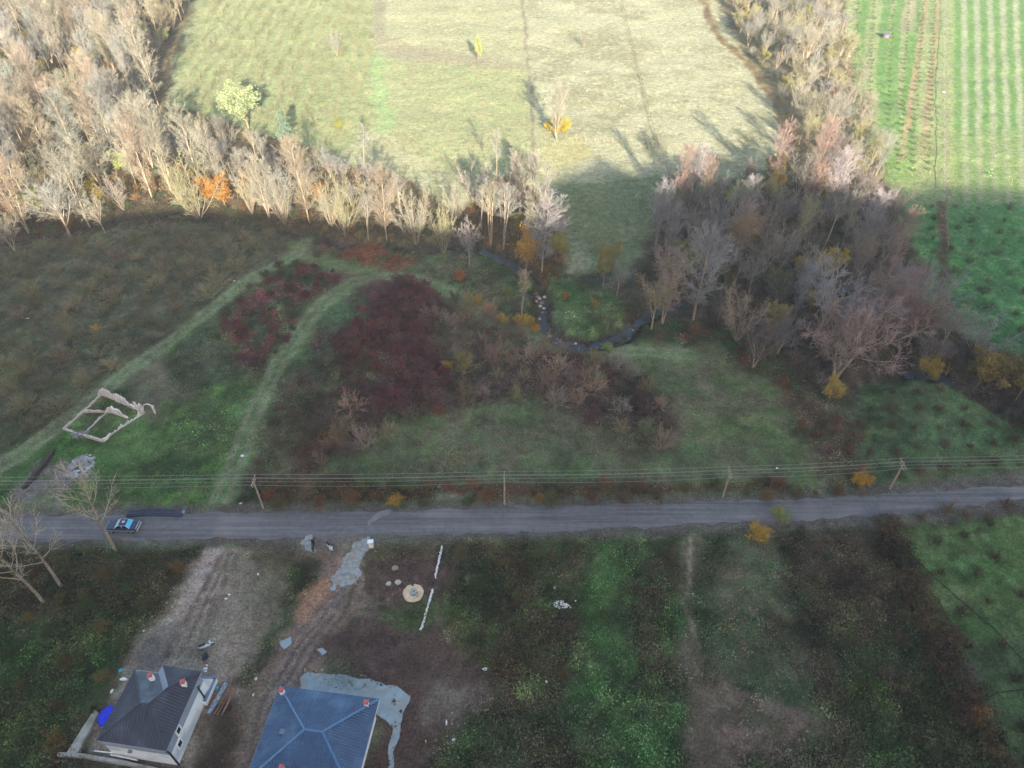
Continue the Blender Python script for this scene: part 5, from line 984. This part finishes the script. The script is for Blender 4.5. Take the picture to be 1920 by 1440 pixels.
ragged(ru[3], ru[2], .3, rr(.25, .45, 5)+rr(.3, .6, 7)+[1.0, 1.5], name='wall', mat=STN)
ragged(ru[1], ru[1].lerp(ru[2], .3), .24, [1.1, 1.5, 1.8, 1.9, 1.9, 1.6], mat=STN); ragged(ru[1].lerp(ru[2], .33), ru[1].lerp(ru[2], .66), .24, [1.5, 1.8, 1.9, 1.8, 1.7, 1.25], mat=STN); ragged(ru[1].lerp(ru[2], .66), ru[1].lerp(ru[2], .8), .35, [.6, .8, .6], mat=STN); ragged(ru[1].lerp(ru[2], .82), ru[2], .24, [1.8, 1.9, 1.25, 1.4, 1.9, 1.7], mat=STN)
m1 = ru[0].lerp(ru[1], .72); m2 = ru[3].lerp(ru[2], .72); ragged(m1.lerp(m2, .35), m1.lerp(m2, .95), .3, [.2, .9, 1.4, 1.3, .5, .2], mat=STN)
ragged(ru[0].lerp(ru[1], .5), m1.lerp(m2, .5), .25, rr(.1, .5, 6), mat=STB); ragged(ru[0].lerp(ru[3], .5), m1.lerp(m2, .4), .25, rr(.05, .35, 8), mat=STB)
arch = MB(); p = ru[2]; arch.tube([p+Vector((.8*math.cos(a)+.9, .15*math.sin(a), .9+.9*math.sin(a))) for a in np.linspace(.0, 3.14, 11)], .1, 6); arch.build('arch', STN, rn)
sp_ = MB().box(tuple(ru[2]+Vector((1.7, 0, .7))), (.25, .5, 1.5), .3).build('wall_stub', STN, rn)
ps = MB()
for i in range(30): c = g(150+R.uniform(-14, 16), 815+R.uniform(-5, 5)); ps.box((c.x, c.y, c.z+.1), (R.uniform(.2, .6), R.uniform(.2, .5), R.uniform(.15, .35)), R.random()*3)
tag(ps.build('stone_heap', noisy('heap_stone', tuple(sh(124,126,138)), tuple(sh(96,98,104)), 1.5, .9), None, loc=tuple(g(148,815))), 'grey heap of fallen stones at the near corner of the ruin', 'stone heap')
def heap(px, py, rx_, ry_, h, mat, name, lab, cat, n=60, s=(.15, .5)):
    mb = MB(); c = g(px, py)
    for i in range(n):
        a = R.random()*6.28; r = math.sqrt(R.random()); x = c.x+math.cos(a)*r*rx_; y = c.y+math.sin(a)*r*ry_
        mb.add([(Vector((x, y, _gz(x, y)+h*(1-r)*R.uniform(.6, 1)))+Vector(v)*R.uniform(*s)) for v in ((1,0,0),(0,1,0),(-1,.1,0),(0,-1,.1),(.1,0,.7),(0,0,-.6))], [(0,1,4),(1,2,4),(2,3,4),(3,0,4),(1,0,5),(2,1,5),(3,2,5),(0,3,5)])
    return tag(mb.build(name, mat, None, loc=tuple(c)), lab, cat)
heap(150, 872, 1.7, 2.2, .5, noisy('pale_rubble', tuple(sh(140,146,160)), tuple(sh(116,120,128)), 1.4, .9, 6, .2, c3=tuple(sh(170,186,214)), s3=.5), 'rubble_heap', 'pale grey rubble heap behind the big roadside tree', 'rubble heap', 120)
# ------------------------------------------------------------------ utility poles and wires
POLEM = noisy('weathered_pole', tuple(sh(156,146,138)), tuple(sh(120,110,104)), 2, .9, 6, .2); WIRE = newmat('wire', tuple(sh(150,150,150)), .5, .6); INS = newmat('porcelain', tuple(sh(170,166,160)), .3)
poles = []
PP = [(-420,960,905,''), (494,953,899,'leaning pale utility pole beside the dirt track mouth'), (946,945,893,'utility pole in the middle of the road verge'), (1355,932,884,'utility pole at the corner of the lower meadow'), (1668,917,868,'rightmost utility pole, leaning over the orchard edge'), (2240,900,850,'')]
tops = []
for i, (px, pb, pt, lab) in enumerate(PP):
    p = g(px, pb); H = hgt(pb, pt); tops.append(p+Vector((0, 0, H)))
    if not lab: continue
    th = thing('utility_pole', lab, 'pole', p, 0, 'utility poles along the road'); part(MB().tube([(0, 0, -.4), (0, 0, H)], [.15, .09], 8), 'post', POLEM, th)
    part(MB().box((0, 0, H-.25), (.1, 1.9, .1)).box((0, .0, H-.75), (.09, 1.5, .09)), 'crossarm', POLEM, th)
    for yy, zz in ((.9, H-.2), (-.9, H-.2), (.35, H-.2), (-.35, H-.2), (.6, H-.7)): part(MB().tube([(0, yy, zz), (0, yy, zz+.16)], [.05, .03], 6), 'insulator', INS, th)
for k, (yy, zz) in enumerate(((.9, -.04), (.35, -.04), (-.35, -.04), (-.9, -.04), (.6, -.54))):
    pts = []
    for a, b in zip(tops[:-1], tops[1:]):
        sag = .25+.1*k*(k % 2)
        for j in range(14): t = j/14; q = a.lerp(b, t); pts.append(q+Vector((0, yy, zz-sag*4*t*(1-t))))
    pts.append(tops[-1]+Vector((0, yy, zz)))
    tag(MB().tube(pts, .017, 4).build('power_line', WIRE), ['farthest of the upper four overhead wires', 'second overhead wire from the far side', 'third overhead wire from the far side', 'nearest of the upper four overhead wires', 'lowest overhead wire, hung beneath the others'][k], 'wire', 'overhead wires along the road')
# ------------------------------------------------------------------ car (dark blue saloon, nose to the left)
CARP = newmat('dark_blue_paint', tuple(sh(44,52,84)), .3, .3, .6); CHR = newmat('pale_trim', tuple(sh(176,190,206)), .3, .2); TYR = newmat('rubber', (.02, .02, .02), .8); REFLG = newmat('glass_blue_reflection', tuple(sh(70,166,214)), .15, 0, .6)  # rear window: blue reflection painted into the glass colour
WSG = newmat('glass_pale', tuple(sh(160,186,200)), .15, 0, .6); HUB = newmat('hubcap', tuple(sh(140,146,156)), .35, .7)
def carbuild(loc, rz):
    c = thing('parked_car', 'dark blue saloon car with pale trim parked on the asphalt road', 'car', loc, rz)
    # x: forward is -x
    prof = [(-2.12,.42,.62),(-2.05,.38,.80),(-1.3,.36,.92),(-.75,.36,.98),(0,.36,1.0),(.9,.36,1.0),(1.3,.36,.98),(2.0,.38,.94),(2.1,.45,.80)]
    rings = []
    for x, z0, z1 in prof:
        w = .80 if abs(x) < 1.6 else .76 if abs(x) < 2.08 else .7; rings.append([(x, -w+.05, z0), (x, -w, (z0+z1)/2), (x, -w+.04, z1-.05), (x, -w+.14, z1), (x, w-.14, z1), (x, w-.04, z1-.05), (x, w, (z0+z1)/2), (x, w-.05, z0)])
    part(MB().loft(rings), 'body', CARP, c)
    cab = MB(); b0 = [(-.78,-.70,.99),(1.25,-.70,.99),(1.25,.70,.99),(-.78,.70,.99)]; t0 = [(-.2,-.56,1.39),(.78,-.56,1.39),(.78,.56,1.39),(-.2,.56,1.39)]
    rf = MB(); rf.add([(x, y, z-.0) for x, y, z in t0]+[(x*.97+.01, y*.95, z+.035) for x, y, z in t0], [(0,1,5,4),(1,2,6,5),(2,3,7,6),(3,0,4,7),(4,5,6,7)]); rfo = part(rf, 'roof', CARP, c)
    for nm, f, m_ in (('windscreen', (b0[0], b0[3], t0[3], t0[0]), WSG), ('rear_window', (b0[1], b0[2], t0[2], t0[1]), REFLG), ('side_window', (b0[0], b0[1], t0[1], t0[0]), GLS), ('side_window', (b0[3], b0[2], t0[2], t0[3]), GLS)):
        part(MB().add(f, [(0,1,2,3)]), nm, m_, c)
    pl = MB()
    for a, b in ((b0[0], t0[0]), (b0[3], t0[3]), (b0[1], t0[1]), (b0[2], t0[2]), (t0[0], t0[1]), (t0[3], t0[2])): pl.tube([a, b], .03, 5)
    pl.box((.28, -.63, 1.19), (.06, .1, .38)).box((.28, .63, 1.19), (.06, .1, .38)); part(pl, 'window_trim', CHR, c)
    ring = MB(); n = 20; ring.add([(.3+.17*math.cos(k*.314), .1+.17*math.sin(k*.314), 1.432) for k in range(n)]+[(.3+.09*math.cos(k*.314), .1+.09*math.sin(k*.314), 1.432) for k in range(n)]+[(.3+.17*math.cos(k*.314), .1+.17*math.sin(k*.314), 1.42) for k in range(n)], [(k, (k+1) % n, n+(k+1) % n, n+k) for k in range(n)]+[(k, 2*n+k, 2*n+(k+1) % n, (k+1) % n) for k in range(n)])
    part(ring, 'roof_emblem', WHT, c)
    for x in (-2.16, 2.14): part(MB().box((x, 0, .52), (.12, 1.5, .14)), 'bumper', CHR, c)
    part(MB().box((0, -.82, .62), (3.7, .03, .05)).box((0, .82, .62), (3.7, .03, .05)).box((2.06, 0, .9), (.06, 1.35, .04)), 'trim_strip', CHR, c)
    for y in (-.55, .55): part(MB().box((-2.1, y, .68), (.05, .3, .14)), 'headlight', WHT, c); part(MB().box((2.09, y, .72), (.04, .32, .14)), 'tail_light', newmat('red_lens', (.35, .02, .02), .3) if y < 0 else bpy.data.materials['red_lens'], c)
    for y in (-.85, .85): part(MB().box((-.62, y, 1.02), (.08, .14, .1)), 'wing_mirror', CARP, c)
    for x in (-1.32, 1.28):
        for y in (-.74, .74):
            w = part(MB().tube([(x, y-.09, .3), (x, y+.09, .3)], .3, 18), 'wheel', TYR, c); hub = MB().tube([(x, y-.1, .3), (x, y+.1, .3)], .18, 12).build('rim', HUB, None, loc=(0, 0, 0)); hub.parent = w
    return c
p = g(234, 992); carbuild(p+Vector((0, 0, .08)), math.radians(-1))
# ------------------------------------------------------------------ scooters
def scooter(px, py, rz, label, paint, dark):
    c = thing('scooter', label, 'scooter', g(px, py, .05), rz, 'parked two-wheelers')
    for x in (-.62, .62):
        w = part(MB().tube([(x, -.05, .24), (x, .05, .24)], .24, 14), 'wheel', TYR, c); h_ = MB().tube([(x, -.06, .24), (x, .06, .24)], .12, 10).build('rim', HUB, None, loc=(0, 0, 0)); h_.parent = w
    part(MB().loft([[(x, -w, z0), (x, w, z0), (x, w*.8, z1), (x, -w*.8, z1)] for x, w, z0, z1 in ((-.85,.06,.5,.62),(-.6,.15,.38,.72),(-.1,.16,.3,.68),(.05,.14,.28,.42),(.35,.14,.28,.36))]), 'body', paint, c)
    part(MB().loft([[(x, -w, z0), (x, w, z0), (x, w*.8, z1), (x, -w*.8, z1)] for x, w, z0, z1 in ((.3,.2,.3,.5),(.42,.24,.35,.95),(.55,.14,.45,1.0))]), 'front_shield', paint, c)
    part(MB().loft([[(x, -w, z0), (x, w, z0), (x, w*.9, z1), (x, -w*.9, z1)] for x, w, z0, z1 in ((-.8,.1,.68,.76),(-.5,.15,.7,.82),(.0,.11,.68,.76))]), 'seat', dark, c)
    part(MB().tube([(.42, -.33, 1.0), (.5, 0, 1.02), (.42, .33, 1.0)], .022, 6), 'handlebar', dark, c); part(MB().box((.6, 0, .86), (.08, .16, .12)), 'headlight', WHT, c); part(MB().box((.72, 0, .5), (.32, .13, .06)), 'mudguard', paint, c)
    for y in (-.3, .3): part(MB().tube([(.45, y, 1.0), (.42, y*1.1, 1.16)], .012, 5).box((.42, y*1.1, 1.18), (.03, .12, .07)), 'mirror', dark, c)
WSC = newmat('white_scooter_paint', tuple(sh(190,206,230)), .35, .1); BSC = newmat('black_plastic', tuple(sh(38,42,58)), .5)
scooter(619, 1029, math.radians(-50), 'white and blue scooter parked at the mouth of the dirt road', WSC, BSC)
scooter(388, 1214, math.radians(25), 'white and black scooter standing alone in the dirt yard', WSC, BSC)
scooter(588, 1026, math.radians(100), 'black scooter standing on the pale cement beside the road', BSC, BSC)
# ------------------------------------------------------------------ smaller things about the plots
CONC = noisy('concrete', tuple(sh(150,154,160)), tuple(sh(120,124,126)), 1.5, .85, 7, .15, c3=tuple(sh(104,106,98)), s3=.6)
SAND = noisy('building_sand', tuple(sh(196,182,160)), tuple(sh(170,152,132)), 2, .95, 7, .2, c3=tuple(sh(170,160,150)), s3=1.2)
WPL = noisy('white_plastic', tuple(sh(216,222,236)), tuple(sh(180,186,200)), 3, .6)
def disc(mb, c, r, z0, z1, n=28, wob=.0, hole=0):
    pts = [(c.x+math.cos(a)*r*(1+R.uniform(-wob, wob)), c.y+math.sin(a)*r*(1+R.uniform(-wob, wob))) for a in [k*2*math.pi/n for k in range(n)]]; return mb.prism(pts, c.z+z0, c.z+z1)
c = g(775, 1111); w = thing('well', 'round concrete well head set in a disc of yellow sand', 'well', c)
disc(MB(), c, 1.28, -.2, .14, 34, .05).build('sand_ring', SAND, w); disc(MB(), c, .46, -.2, .34).build('well_ring', CONC, w); disc(MB(), c, .36, .342, .4).build('lid', newmat('lid_grey', tuple(sh(130,140,160)), .6), w)
mb = MB(); mb.box((c.x+.05, c.y+.05, c.z+.42), (.16, .12, .05)); mb.build('handle', DKG, w)
def rockm(c, r, seed, flat=.6):
    q = random.Random(seed); mb = MB(); n = 9; rings = []
    for k, (f, z) in enumerate(((.75, -.2), (1, .1), (.85, .45), (.5, .62))):
        rings.append([(c.x+math.cos(a)*r*f*q.uniform(.78, 1.15), c.y+math.sin(a)*r*f*q.uniform(.7, 1.1), c.z+r*flat*z*1.6+q.uniform(-.04, .04)*r) for a in [j*6.283/n for j in range(n)]])
    return mb.loft(rings)
ROCK = noisy('boulder', tuple(sh(140,134,124)), tuple(sh(106,100,92)), 2.2, .95, 8, .5); ROCKW = noisy('pale_boulder', tuple(sh(170,172,168)), tuple(sh(136,132,124)), 2, .95, 8, .4)
for px, py, r, mt, lab in ((741,1066,.46,ROCK,'brown grey boulder, farthest of the three near the well'),(746,1092,.42,ROCKW,'pale angular boulder just left of the well'),(729,1095,.38,ROCKW,'flat white rock left of the pale angular boulder')):
    c = g(px, py); tag(rockm(c, r, px, .55).build('boulder', mt, None, loc=tuple(c)), lab, 'boulder')
for i, (px, py, r) in enumerate(((1006,538,.3),(1013,562,.4),(1017,574,.3),(1012,586,.35),(985,508,.3),(1030,618,.3),(1120,640,.35),(1003,532,.35),(1008,545,.5),(1012,548,.4),(1016,556,.45),(1006,553,.35),(990,516,.35),(1020,566,.35),(996,500,.3),(1022,545,.4),(1160,634,.3),(1080,632,.35))):
    c = g(px, py); c.z = max(c.z, -1.55); tag(rockm(c, r, i+50).build('creek_stone', ROCKW if i % 2 else ROCK, None, loc=tuple(c)), 'pale stone lying in the creek bed', 'stone', 'stones in the creek bed')
c = g(697, 1027); cb = thing('meter_cabinet', 'white electricity meter cabinet beside the pale cement ramp', 'cabinet', c, .1)
part(MB().box((0, 0, .1), (.6, .45, .3)), 'plinth', CONC, cb); part(MB().box((0, 0, .8), (.68, .5, 1.1)), 'cabinet_box', noisy('cream_sheet', tuple(sh(178,180,172)), tuple(sh(160,162,158)), 2, .6), cb); part(MB().box((0, 0, 1.38), (.78, .6, .07)), 'lid', WPL, cb); part(MB().box((0, -.262, .8), (.56, .02, .9)), 'door', WPL, cb)
for (a, b, lab) in (((829,1028),(816,1085),'upper white strip of torn sacking beside the rough field'), ((811,1107),(790,1180),'lower white strip of torn sacking beside the well')):
    p, q = g(*a), g(*b); mb = MB(); n = 34
    for k in range(n):
        t = (k+R.uniform(-.3, .3))/n; x = p.lerp(q, min(max(t, 0), 1)); mb.add([x+Vector((R.uniform(-.16, .16), R.uniform(-.2, .2), z)) for z in (.04, .06, R.uniform(.1, .3), .05, R.uniform(.15, .3))], [(0,1,2),(1,3,2),(3,0,4),(0,2,4),(1,3,4)])
    for k in range(16): x = p.lerp(q, k/16+.02); mb.box((x.x+R.uniform(-.05, .05), x.y, _gz(x.x, x.y)+.09), (R.uniform(.12, .24), R.uniform(.4, .7), .1), math.atan2((q-p).y, (q-p).x)+math.pi/2+R.uniform(-.3, .3))
    tag(mb.build('plastic_strip', WPL, None, loc=tuple(p)), lab, 'plastic strip')
heap(1050, 1137, .9, .5, .3, WPL, 'debris_heap', 'pile of white rubble in the green rough field', 'rubble', 46, (.08, .22)); heap(1064, 1140, .5, .25, .2, WPL, 'debris_heap', 'small white scatter right of the white rubble pile', 'rubble', 14, (.06, .14))
def litter(px, py, sx, sy, lab, m=None, h=.15, cat='litter', name='plastic_bag'):
    c = g(px, py); mb = MB(); n = 7
    rings = [[(c.x+math.cos(a)*sx*f*R.uniform(.6, 1.1), c.y+math.sin(a)*sy*f*R.uniform(.6, 1.1), c.z+z) for a in [j*6.283/n for j in range(n)]] for f, z in ((1, 0), (.9, h*.6), (.35, h))]
    return tag(mb.loft(rings).build(name, m or WPL, None, loc=tuple(c)), lab, cat)
for px, py, sx, sy, lab in ((1040,1102,.22,.3,'white bag above the white rubble pile'),(1079,1129,.12,.12,'small white scrap right of the rubble pile'),(910,1257,.45,.2,'white rag in the rough field right of the dark soil'),(1024,1282,.18,.22,'white scrap in the field, right of the white rag'),(851,1388,.25,.25,'white bag near the dark thicket at the bottom'),(837,1355,.1,.35,'thin white strip at the lower edge of the soil'),(314,1133,.18,.2,'white bag at the edge of the dirt yard'),(270,1184,.12,.15,'white scrap deeper in the left yard edge'),(484,1077,.15,.2,'white scrap in the middle of the dirt yard'),(430,1115,.2,.15,'pale stone slab in the dirt yard, nearer'),(424,1123,.2,.15,'pale stone slab in the dirt yard, farther left'),(480,1273,.2,.22,'white bucket-sized scrap between the two houses'),(475,1303,.12,.2,'white scrap below the bucket-sized one'),(232,1274,.5,.25,'white sheet by the upper left corner of the dark-roofed house'),(210,1296,.15,.3,'white strip left of the dark-roofed house'),(388,1248,.15,.15,'small white bag above the terrace'),(385,1254,.35,.15,'long white bag above the terrace'),(386,1259,.2,.15,'white bag closest to the terrace'),(455,857,.28,.28,'round white bag at the edge of the grassy track'),(451,944,.2,.2,'white bag left of the first pole foot'),(52,597,.35,.15,'white scrap in the brown field'),(440,528,.2,.2,'white scrap on the grassy track beside the brown field'),(1592,106,.6,.6,'white sheet on the far field hedge'),(1770,172,.5,.7,'white bundle on the far fence line'),(1457,878,.18,.18,'white scrap in the lower meadow near the third pole')):
    litter(px, py, sx, sy, lab)
for px, py, lab in ((572,1256,'orange scrap on the wet cement'),): litter(px, py, .1, .3, lab, noisy('orange_rag', tuple(sh(190,150,120)), tuple(sh(170,130,100)), 3, .8), .05)
litter(798, 1392, .1, .4, 'yellow strip at the bottom edge of the soil', newmat('yellow_plastic', tuple(sh(200,160,60)), .6), .05)
for px, py, lab in ((415,1009,'orange-red sand patch on the yard entrance, right'),(400,1056,'red brick scraps in the dirt yard')): heap(px, py, .6, .25, .08, REDT, 'brick_scraps', lab, 'bricks', 14, (.05, .12))
litter(385, 1232, .45, .6, 'dark bundle of cloth lying below the lone scooter', BSC, .3, 'bundle', 'cloth_bundle'); litter(385, 1243, .4, .2, 'reddish bundle below the dark one', REDT, .15, 'bundle', 'cloth_bundle')
TARP = newmat('blue_tarp', tuple(sh(30,50,206)), .5)
for px, py, sx, sy, lab in ((200,1343,.9,1.3,'bright blue tarpaulin against the left side of the dark-roofed house'),): litter(px, py, sx, sy, lab, TARP, .5, 'tarpaulin', 'tarpaulin')
litter(226, 1258, .3, .3, 'turquoise basin left of the dark-roofed house', newmat('turquoise', tuple(sh(60,150,180)), .5), .25, 'basin', 'plastic_basin'); litter(407, 1291, .3, .3, 'turquoise ball-like basin beside the terrace', bpy.data.materials['turquoise'], .3, 'basin', 'plastic_basin')
PLK = noisy('raw_timber', tuple(sh(140,116,104)), tuple(sh(112,92,84)), 3, .9)
a0, a1 = g(432, 1283), g(402, 1335); lp = thing('timber_stack', 'stack of raw timber planks beside the white house', 'timber', g(418, 1308)); dv = (a1-a0).normalized(); nv = Vector((-dv.y, dv.x, 0))
for k in range(9):
    s_ = a0+nv*(-.9+k*.24)+dv*R.uniform(-.2, .6); e_ = a1+nv*(-.9+k*.24)-dv*R.uniform(0, 1.0) if k < 5 else a0+dv*3.4+nv*(-.9+k*.26+R.uniform(-.15, .15)); mb = MB(); mb.tube([s_+Vector((0, 0, .12+.1*(k % 2))), e_+Vector((0, 0, .14+.1*(k % 3)))], .075, 4); mb.build('plank', PLK, lp)
tag(MB().tube([a0+nv*-.25+Vector((0, 0, .5))+dv*.2, a0+nv*-.25+Vector((0, 0, .5))+dv*3.7], .26, 12).build('plastic_roll', noisy('wrapped_foil', tuple(sh(150,168,196)), tuple(sh(50,58,84)), 3, .3), None, loc=tuple(a0)), 'shiny dark wrapped roll lying on the timber stack', 'roll')
SL = [g(180,1333), g(188,1340), g(146,1422), g(126,1418)]; cs = SL[0].lerp(SL[2], .5)
tag(MB().prism([(p.x, p.y) for p in SL][::-1], -.2, .5).build('concrete_slab', CONC, None, loc=tuple(cs), bevel=.03), 'long pale concrete slab left of the dark-roofed house', 'concrete slab')
mb = MB(); P_ = [g(112,1417), g(160,1420), g(230,1432), g(300,1447), g(340,1458)]
for a, b in zip(P_[:-1], P_[1:]): mb.wall(a[:], b[:], .35, -.2, .55)
tag(mb.build('garden_wall', CONC, None, loc=tuple(P_[2])), 'low broken concrete wall in front of the dark-roofed house', 'wall')
for a, b, lab in (((182,1413),(222,1417),'upper pale steel beam by the dark-roofed house'),((212,1420),(262,1430),'lower pale steel beam by the dark-roofed house')):
    p, q = g(*a), g(*b); tag(MB().tube([p+Vector((0, 0, .7)), q+Vector((0, 0, .7))], .07, 4).build('steel_beam', WPL, None, loc=tuple(p)), lab, 'beam')
# dark pipes by the roadside, trench edging, gutter of the ditch
p0, p1 = g(240, 966), g(344, 963); DPI = noisy('dark_pipe_plastic', tuple(sh(50,58,84)), tuple(sh(40,46,66)), 1.5, .5)
pb = thing('pipe_bundle', 'bundle of long dark blue pipes lying on the road edge behind the car', 'pipes', g(292, 965))
for k, dy in enumerate((-.42, -.14, .14, .42)): MB().tube([p0.lerp(p1, t)+Vector((0, dy+.25*math.sin(t*3+.4), .16+.05*(k % 2))) for t in (0, .25, .5, .75, 1)], .14, 8).build('pipe', DPI, pb)
litter(344, 961, .3, .45, 'small grey-blue crate at the end of the dark pipes', newmat('greyblue', tuple(sh(100,124,156)), .6), .4, 'crate', 'crate'); litter(334, 960, .5, .2, 'orange-brown sack next to the grey-blue crate', REDT, .25, 'sack', 'sack')
q0 = [g(101,845), g(86,868), g(64,893), g(44,918)]; mb = MB()
for a, b in zip(q0[:-1], q0[1:]): mb.wall(a[:], b[:], .45, -.2, .4)
tag(mb.build('low_wall', noisy('dark_red_wall', tuple(sh(66,50,54)), tuple(sh(54,46,50)), 2, .9), None, loc=tuple(q0[1])), 'low dark reddish wall running from the ruin to the road', 'wall')
# fences of the far meadow
WOODP = noisy('fence_wood', tuple(sh(120,114,100)), tuple(sh(96,90,80)), 2, .9)
FP = [(1022,264),(1044,266),(1061,266),(1080,267),(1097,268),(1115,269),(1132,270),(1148,271),(1166,273),(1182,275),(1200,277),(1216,279),(1226,280),(1236,281)]
for i, (px, py) in enumerate(FP): c = g(px, py); tag(MB().tube([c+Vector((0, 0, -.2)), c+Vector((0, 0, 1.5))], [.08, .06], 6).build('fence_post', WOODP, None, loc=tuple(c)), 'pale wooden post in the row across the sunlit meadow', 'post', 'posts across the sunlit meadow')
FW = [(1163,-8),(1176,48),(1192,112),(1203,160),(1217,214),(1236,281)]
fe = thing('wire_fence', 'thin dark wire fence running up through the sunlit meadow', 'fence', g(1200,160)); pts = [g(*p) for p in FW]
for h_ in (.5, 1.0): 
    mb = MB(); mb.tube([p+Vector((0, 0, h_)) for p in pts], .035, 4); mb.build('rail', newmat('dark_rail', tuple(li(110,100,70)), .9) if h_ == .5 else bpy.data.materials['dark_rail'], fe)
for k in range(26): t = k/25*(len(pts)-1); i = min(int(t), len(pts)-2); p = pts[i].lerp(pts[i+1], t-i); p.z = _gz(p.x, p.y); MB().tube([p, p+Vector((0, 0, 1.2))], .06, 4).build('post', WOODP, fe)
FX = [(1775,-10),(1771,120),(1770,260),(1772,380),(1774,470)]; fe = thing('wire_fence', 'pale fence line between the two sunlit strips on the right', 'fence', g(1771,160)); pts = [g(*p) for p in FX]
mb = MB(); mb.tube([p+Vector((0, 0, 1.2)) for p in pts], .06, 4); mb.build('rail', WOODP, fe)
for k in range(40): t = k/39*(len(pts)-1); i = min(int(t), len(pts)-2); p = pts[i].lerp(pts[i+1], t-i); p.z = _gz(p.x, p.y); MB().tube([p, p+Vector((0, 0, 1.5))], .07, 4).build('post', WOODP, fe)
c = g(1660, 70); tag(MB().tube([c+Vector((0, 0, -.1)), c+Vector((0, 0, 1.2))], [1.3, 1.2], 16).build('water_tank', newmat('tank_plastic', tuple(li(150,130,140)), .5), None, loc=tuple(c)), 'round mauve-brown tank in the upper sunlit strip', 'tank')
for px, py, lab in ((178,1033,'short pale stake on the verge left of the big roadside tree'),(254,1029,'short pale stake on the verge right of the big roadside tree')):
    c = g(px, py); tag(MB().tube([c, c+Vector((.1, 0, .9))], .05, 5).build('stake', WOODP, None, loc=tuple(c)), lab, 'stake')
HOSE = newmat('black_hose', (.015, .015, .015), .6)
for P_, lab in (([(1696,1028),(1745,1075),(1800,1125),(1860,1180),(1925,1250)],'long dark irrigation hose across the lower right field'),([(1690,1065),(1722,1092),(1760,1125),(1790,1190)],'shorter dark hose nearer the hedge in the lower right field'),([(1832,1320),(1870,1300),(1925,1294)],'short dark hose near the bottom right corner')):
    pts = [g(*p, .12) for p in P_]; tag(MB().tube(pts, .06, 5).build('irrigation_hose', HOSE, None, loc=tuple(pts[0])), lab, 'hose')
# ------------------------------------------------------------------ the air between camera and hills
hm = bpy.data.materials.new('air'); hm.use_nodes = True; nt = hm.node_tree; nt.nodes.remove(nt.nodes['Principled BSDF'])
pv = nt.nodes.new('ShaderNodeVolumePrincipled'); pv.inputs['Density'].default_value = .00012; pv.inputs['Color'].default_value = (.74, .87, 1, 1); nt.links.new(pv.outputs[0], nt.nodes['Material Output'].inputs['Volume'])
print('zmax', Z.max(), Z.min())
tag(MB().box((0, 900, 68), (5400, 6800, 146)).build('haze', hm), kind='stuff')
